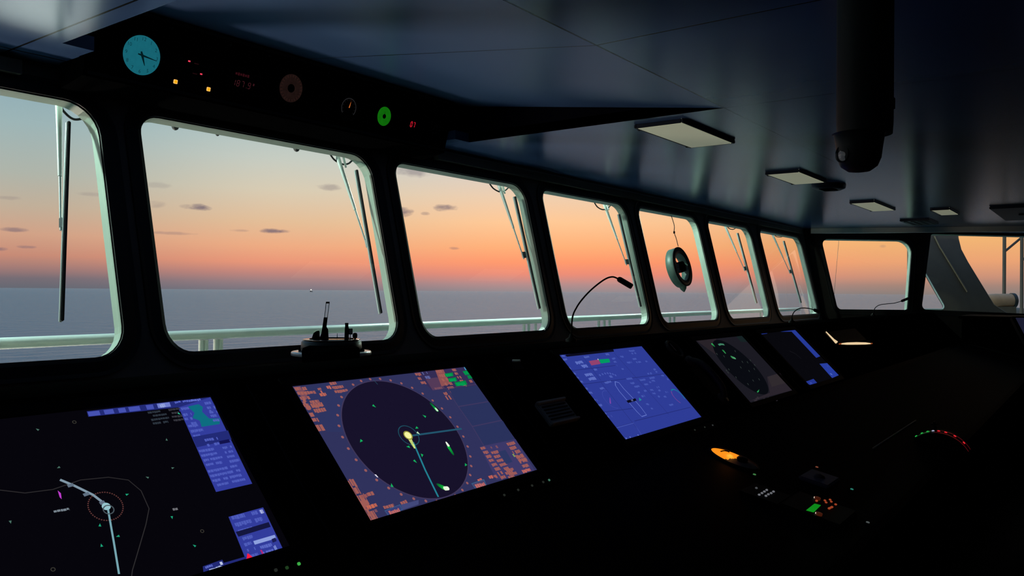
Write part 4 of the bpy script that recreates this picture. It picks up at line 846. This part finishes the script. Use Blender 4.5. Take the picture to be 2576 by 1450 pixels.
MB().bbox(cc + uX*Ro*1.02 + uS*Ro*.10 + nF*.04, (Ro*.22, .05, Ro*.30), (uX, nF, uS), b=.02).build('terminal_box', M['black'], t)
k = MB(); k.lathe([(Ro*.20, 0), (Ro*.14, Ro*.16), (Ro*.03, Ro*.30)], cc - uS*Ro*.96 + nF*.05, -uS, 16); k.build('drain_spout', M['greygreen'], t)
k = MB(); cab = [on_win(px, py, .03) for px, py in ((1686, 536), (1692, 553), (1696.5, 570), (1696, 585), (1701, 600), (1706, 620))]
k.tube(smooth_curve(cab), .0035, 8); k.build('cable', M['rubber'], t)
k = MB(); k.tube(smooth_curve([on_win(px, py, .03) for px, py in ((1692, 640), (1694, 650), (1699, 656), (1703, 664))]), .004, 8); k.build('motor_lead', M['rubber'], t)
MB().lathe([(.0001, -.012), (.008, -.01), (.008, .01), (.0001, .012)], cab[3], (0,0,1), 12).build('cable_joint', M['black'], t)
# washer nozzles on the top edge of the second window
for (px, lab) in ((441, 'washer nozzle at the left end of the wide window top edge'), (547, 'smallest washer nozzle on the wide window top edge'), (746, 'washer nozzle at the middle of the wide window top edge')):
    py = 302+(px-380)*.182+14; q = on_win(px, py, .085); t = thing('washer_nozzle', lab, 'nozzle', (q.x, q.y, ZT), 'washer nozzles')
    s_ = .55 if px == 547 else 1
    MB().lathe([(.017*s_, .012), (.017*s_, 0), (.011*s_, -.012*s_), (.004*s_, -.016*s_)], (q.x, q.y, ZT-.004), (0,0,1), 16).build('body', M['darkgrey'], t)
    MB().tube([(q.x, q.y, ZT-.004), (q.x, q.y, ZT+.05)], .006*s_, 8).build('pipe', M['white'], t)
# rail, deck
YR = 4.0; ZR = -.251; rr = .0265
t = thing('handrail', 'long white tubular handrail outside, running below all the front windows', 'railing', (4.5, YR, -ZC))
MB().tube([(-3, YR, ZR), (13.2, YR, ZR)], rr, 24).build('top_rail', M['white'], t)
for z in (-.62, -.98): MB().tube([(-3, YR, z), (13.2, YR, z)], .016, 12).build('lower_rail', M['white'], t)
for px in (504, 516, 541, 553, 1316, 1328, 1345, 1504, 1518, 1531, 1683, 1694, 1911, 1919, ):
    x = on_y(px+2, 850 if px < 600 else 812, YR).x
    MB().tube([(x, YR, ZR-rr-.002), (x, YR, -ZC)], .0135, 12).build('stanchion', M['white'], t)
for x in (-1.8, .4): MB().tube([(x, YR, ZR), (x, YR, -ZC)], .016, 12).build('stanchion', M['white'], t)
MB().box((5.0, 3.60, -ZC-.03), (17, 1.1, .06)).build('walkway', M['deckpaint'], kind='structure')

# ------------------------------------------------------------------ starboard side outside
OFF = 1.0
def uo(px, py): return uz8(px, py, OFF)
def wo(u, z, w=0.0): return w8(u, z, w) + N8*OFF
outer = [uo(2285, 560), uo(2406, 560), uo(2410, 600), uo(2417, 628), uo(2434, 660), uo(2500, 768), uo(2535, 790), uo(2640, 800), uo(2640, 880), uo(2285, 880)]
tri = rounded([uo(2300, 640), uo(2300, 779), uo(2380, 779)], [.02, .03, .05])
t = thing('support_bracket', 'big grey diagonal steel bracket with a triangular opening, outside the rightmost window', 'bracket', w8(*uo(2450, 870)) + N8*OFF)
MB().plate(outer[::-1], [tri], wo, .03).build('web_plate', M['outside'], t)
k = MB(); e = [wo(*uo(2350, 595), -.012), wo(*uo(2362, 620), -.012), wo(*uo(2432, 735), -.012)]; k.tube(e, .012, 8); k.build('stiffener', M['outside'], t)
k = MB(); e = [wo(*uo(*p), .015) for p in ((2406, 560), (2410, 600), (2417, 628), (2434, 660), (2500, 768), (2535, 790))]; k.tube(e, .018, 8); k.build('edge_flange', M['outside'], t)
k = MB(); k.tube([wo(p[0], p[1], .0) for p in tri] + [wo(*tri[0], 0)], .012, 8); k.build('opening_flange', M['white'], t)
OF2 = 2.7
def um(px, py): p = on_8(px, py, OF2); return p
zg = -1.2
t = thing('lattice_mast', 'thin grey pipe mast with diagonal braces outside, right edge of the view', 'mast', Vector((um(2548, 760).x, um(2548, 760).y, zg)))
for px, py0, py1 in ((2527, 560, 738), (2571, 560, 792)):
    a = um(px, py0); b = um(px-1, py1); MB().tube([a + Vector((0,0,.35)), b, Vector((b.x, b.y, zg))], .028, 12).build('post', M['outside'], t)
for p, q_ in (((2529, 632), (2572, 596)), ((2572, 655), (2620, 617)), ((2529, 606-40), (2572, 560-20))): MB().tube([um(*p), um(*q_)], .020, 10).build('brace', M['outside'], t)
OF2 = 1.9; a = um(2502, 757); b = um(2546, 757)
t = thing('raft_canister', 'horizontal cylinder coloured peach by painted sunset light, with a dark end cap, outside below the pipe mast', 'canister', Vector(((a.x+b.x)/2, (a.y+b.y)/2, a.z-.1)))
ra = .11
MB().tube([a - rt*.15, a, b], [ra*.9, ra, ra], 28).build('canister_body', mat('sunset_tinted_gelcoat', (225, 168, 130), .5, .4), t); MB().tube([b - rt*.02, b+rt*.03, b+rt*.045], [ra*1.1, ra*1.1, ra*.9], 28).build('end_cap', M['darkgrey'], t)  # peach base colour stands for sunset light on the canister
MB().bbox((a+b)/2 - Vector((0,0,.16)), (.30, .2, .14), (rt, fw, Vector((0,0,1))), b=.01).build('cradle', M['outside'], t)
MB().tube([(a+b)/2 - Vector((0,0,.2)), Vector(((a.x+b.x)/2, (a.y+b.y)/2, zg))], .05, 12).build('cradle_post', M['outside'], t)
OF2 = 4.2; a = um(2540, 808)
t = thing('winch_cover', 'low rounded grey cover outside the bottom of the rightmost window', 'cover', (a.x, a.y, zg))
k = MB(); k.lathe([(.45, zg), (.45, -.45), (.40, -.33), (.28, -.26), (.0001, -.235)], (a.x+.1, a.y-.1, 0), (0,0,1), 36); k.build('canvas_cover', M['outside'], t)
MB().tube([(a.x+.1+.46*math.cos(i/24*2*PI), a.y-.1+.46*math.sin(i/24*2*PI), -.5) for i in range(25)], .012, 8).build('lashing', M['darkgrey'], t)
MB().plate([(10.9, 3.1), (20, -5.0), (26, 0), (16, 9)], [], lambda x, y, w=0: Vector((x, y, zg-.06+w)), .06).build('wing_deck', M['deckpaint'], kind='structure')
a, b = on_8(2111, 596, .35), on_8(2094, 790, .35)
tag(MB().tube([a + (a-b)*.3, b + (b-a)*1.4], .0022, 6).build('antenna_wire', M['darkgrey']), 'thin slanting wire outside the near starboard window', 'wire')

# distant vessel with a bright deck light
d = ray(783, 729.5); d = d*(12000/math.hypot(d.x, d.y)); vx, vy = d.x, d.y; ZS = -26-ZC
t = thing('distant_vessel', 'tiny far vessel showing one white light on the horizon', 'ship', (vx, vy, -27.0))
hv = Vector((rt.x, rt.y, 0)).normalized(); fv = Vector((fw.x, fw.y, 0)).normalized(); o = Vector((vx, vy, -27.0))
k = MB(); prof = [(-20, 0), (-23, 7), (23, 9), (18, 0)]; n = 4
k.add([o + hv*x + Vector((0,0,z)) - fv*5 for x, z in prof] + [o + hv*x + Vector((0,0,z)) + fv*5 for x, z in prof], [(0,1,2,3), (4,5,6,7)] + [(i, (i+1) % 4, 4+(i+1) % 4, 4+i) for i in range(4)]); k.build('hull', M['outside'], t)
k = MB(); k.box(o + hv*-8 + Vector((0,0,11)), (12, 8, 9), (hv, fv, Vector((0,0,1)))); k.build('wheelhouse', M['outside'], t)
L0 = d.copy(); L0.z = d.z
k = MB(); k.lathe([(.0001, -8), (7, -4.5), (9, 0), (7, 4.5), (.0001, 8)], d - fv*12, (0,0,1), 14); k.build('deck_light', emit('white_ship_light', (255, 245, 225), 1.6), t)
k = MB(); k.tube([o + Vector((0,0,6)), Vector((d.x, d.y, d.z))], .8, 6); k.build('mast', M['outside'], t)

# sea
MB().lathe([(.0001, -27), (40, -27), (400, -27), (4000, -27), (40000, -27), (150000, -27)], (0, 0, 0), (0,0,1), 96, 0, False).build('sea', M['sea'], kind='structure')

# ------------------------------------------------------------------ sky: dusk gradient by elevation and bearing, with a few small clouds
wd = bpy.data.worlds.new('dusk_sky'); bpy.context.scene.world = wd; wd.use_nodes = True; nt = wd.node_tree; nt.nodes.clear()
N_ = nt.nodes.new; Lk = nt.links.new
def mth(op, a, b=None, c=None, clamp=False):
    n = N_('ShaderNodeMath'); n.operation = op; n.use_clamp = clamp
    for i, v in enumerate((a, b, c)):
        if v is None: continue
        if isinstance(v, (int, float)): n.inputs[i].default_value = v
        else: Lk(v, n.inputs[i])
    return n.outputs[0]
tc = N_('ShaderNodeTexCoord'); sp = N_('ShaderNodeSeparateXYZ'); Lk(tc.outputs['Generated'], sp.inputs[0])
el = mth('MULTIPLY', mth('ARCSINE', mth('MAXIMUM', mth('MINIMUM', sp.outputs['Z'], 1.0), -1.0)), 180/PI)
az = mth('MULTIPLY', mth('ARCTAN2', sp.outputs['X'], sp.outputs['Y']), 180/PI)
tt = mth('DIVIDE', el, 30.0, clamp=True)
def ramp(stops):
    n = N_('ShaderNodeValToRGB'); cr = n.color_ramp
    for i, (p, c_) in enumerate(stops):
        e_ = cr.elements[i] if i < 2 else cr.elements.new(p/30)
        e_.position = p/30; e_.color = lin(c_)
    Lk(tt, n.inputs['Fac']); return n.outputs['Color']
TOP = (106, 146, 186)
RL = ramp([(0, (100, 102, 112)), (.6, (116, 106, 114)), (1.2, (158, 120, 116)), (2, (196, 136, 116)), (3.3, (206, 158, 132)), (5, (190, 171, 150)), (7, (172, 176, 166)), (10, (154, 176, 178)), (12.5, (140, 168, 178)), (20, (124, 166, 194)), (30, TOP)])
RM = ramp([(0, (122, 116, 126)), (.52, (150, 124, 128)), (1.2, (195, 132, 122)), (1.9, (232, 148, 118)), (3, (236, 168, 128)), (4.6, (226, 186, 148)), (6.8, (214, 200, 176)), (8.9, (196, 200, 190)), (11, (176, 194, 194)), (20, (150, 185, 206)), (30, TOP)])
RC = ramp([(0, (150, 138, 142)), (.55, (185, 140, 138)), (1.25, (236, 140, 118)), (2.1, (255, 152, 108)), (3.2, (255, 175, 120)), (4.9, (255, 198, 148)), (6.6, (240, 204, 172)), (8.5, (218, 205, 196)), (12, (200, 212, 222)), (20, (185, 208, 228)), (30, TOP)])
RR = ramp([(0, (136, 124, 120)), (.56, (162, 130, 118)), (1.1, (200, 142, 118)), (2.1, (232, 160, 114)), (3.4, (238, 176, 114)), (6, (238, 190, 140)), (9, (220, 195, 170)), (14, (175, 182, 185)), (20, (138, 164, 186)), (30, TOP)])
def mix(f, a, b):
    n = N_('ShaderNodeMix'); n.data_type = 'RGBA'; Lk(f, n.inputs['Factor'])
    for v, nm in ((a, 'A'), (b, 'B')):
        if isinstance(v, tuple): n.inputs[nm].default_value = v
        else: Lk(v, n.inputs[nm])
    return n.outputs['Result']
def step(a0, a1):
    n = N_('ShaderNodeMapRange'); n.interpolation_type = 'SMOOTHSTEP'; n.inputs['From Min'].default_value = a0; n.inputs['From Max'].default_value = a1; Lk(az, n.inputs['Value']); return n.outputs['Result']
col = mix(step(22, 39), RL, RM); col = mix(step(38, 56), col, RC); col = mix(step(64, 80), col, RR)
# the afterglow fades behind the ship
back = N_('ShaderNodeMapRange'); back.interpolation_type = 'SMOOTHSTEP'; back.inputs['From Min'].default_value = 125; back.inputs['From Max'].default_value = 175; Lk(mth('ABSOLUTE', mth('SUBTRACT', az, 60.0)), back.inputs['Value'])
col = mix(back.outputs['Result'], col, lin((74, 100, 130)))
nz = N_('ShaderNodeTexNoise'); nz.inputs['Scale'].default_value = 55; nz.inputs['Detail'].default_value = 5
mp = N_('ShaderNodeMapping'); mp.inputs['Scale'].default_value = (1, 1, 2.4); Lk(tc.outputs['Generated'], mp.inputs[0]); Lk(mp.outputs[0], nz.inputs['Vector'])
nf = mth('MULTIPLY', mth('SUBTRACT', nz.outputs['Fac'], .5), 2.6)
CL = [(497, 522, 40, 10, .85), (470, 519, 22, 7, .5), (692, 582, 40, 7, .85), (396, 515, 24, 13, .35), (830, 472, 34, 10, .40), (1122, 523, 32, 10, .75), (1017, 535, 26, 14, .85), (1071, 538, 14, 6, .6), (432, 587, 60, 5, .32), (600, 580, 26, 4, .3), (36, 578, 40, 8, .6), (68, 622, 26, 6, .6), (2, 626, 22, 7, .6), (1142, 625, 16, 4, .4), (14, 498, 50, 7, .25), (235, 489, 60, 7, .22), (1040, 425, 60, 22, .5), (398, 466, 40, 9, .2), (2222, 620, 10, 5, .25)]
cm = None
for px, py, wx, wy, am in CL:
    d = ray(px, py); a_ = math.degrees(math.atan2(d.x, d.y)); e_ = math.degrees(math.asin(d.z/d.length)); k_ = math.degrees(math.cos(math.atan((px-W/2)/F))/F)*math.cos(math.atan((px-W/2)/F))
    dx = mth('DIVIDE', mth('SUBTRACT', az, a_), wx*k_); dy = mth('DIVIDE', mth('SUBTRACT', el, e_), wy*k_)
    r2_ = mth('ADD', mth('ADD', mth('MULTIPLY', dx, dx), mth('MULTIPLY', dy, dy)), nf)
    f_ = mth('MULTIPLY', mth('SUBTRACT', 1.0, r2_, clamp=True), am)
    cm = f_ if cm is None else mth('MAXIMUM', cm, f_)
col = mix(cm, col, lin((112, 98, 112)))
bg = N_('ShaderNodeBackground'); Lk(col, bg.inputs['Color']); bg.inputs['Strength'].default_value = 1.13
ow = N_('ShaderNodeOutputWorld'); Lk(bg.outputs[0], ow.inputs['Surface'])

# ------------------------------------------------------------------ deck lighting outside
def area(name, loc, target, size, energy, col, sy=None):
    l = bpy.data.lights.new(name, 'AREA'); l.energy = energy; l.size = size; l.color = col
    if sy: l.shape = 'RECTANGLE'; l.size_y = sy
    o = bpy.data.objects.new(name, l); C.objects.link(o); o.location = Vector(loc)+Vector((0,0,ZC)); d = Vector(target)-Vector(loc); o.rotation_euler = d.to_track_quat('-Z', 'Y').to_euler(); return o
def spot(name, loc, target, ang, energy, col, soft):
    l = bpy.data.lights.new(name, 'SPOT'); l.energy = energy; l.spot_size = math.radians(ang); l.spot_blend = .9; l.color = col; l.shadow_soft_size = soft
    o = bpy.data.objects.new(name, l); C.objects.link(o); o.location = Vector(loc)+Vector((0,0,ZC)); o.rotation_euler = (Vector(target)-Vector(loc)).to_track_quat('-Z', 'Y').to_euler()
spot('deck_floodlight', (2.75, 6.3, -.80), (1.25, 3.0, .15), 60, 9, (.88, 1.0, .92), .40)
spot('deck_floodlight', (4.1, 10.0, -1.35), (1.35, 3.0, .3), 50, 26, (.88, 1.0, .92), .6)
area('deck_lamp', (1.2, 5.1, -1.32), (1.6, 3.1, .6), .4, 60, (1.0, .86, .72))
area('deck_floodlight', (-3.5, 6.5, -1.1), (2.0, 3.0, .2), .6, 14, (.74, 1.0, .84))
for x in (.35, 5.67, 11.0):
    l = bpy.data.lights.new('eave_lamp', 'POINT'); l.energy = 290; l.color = (.70, 1.0, .86); l.shadow_soft_size = .05
    o = bpy.data.objects.new('eave_lamp', l); C.objects.link(o); o.location = (x, 4.4, ZC+1.3)
vs = bpy.context.scene.view_settings
vs.view_transform = 'Standard'; vs.look = 'None'; vs.exposure = 0.0; vs.gamma = 1.0; vs.use_curve_mapping = False
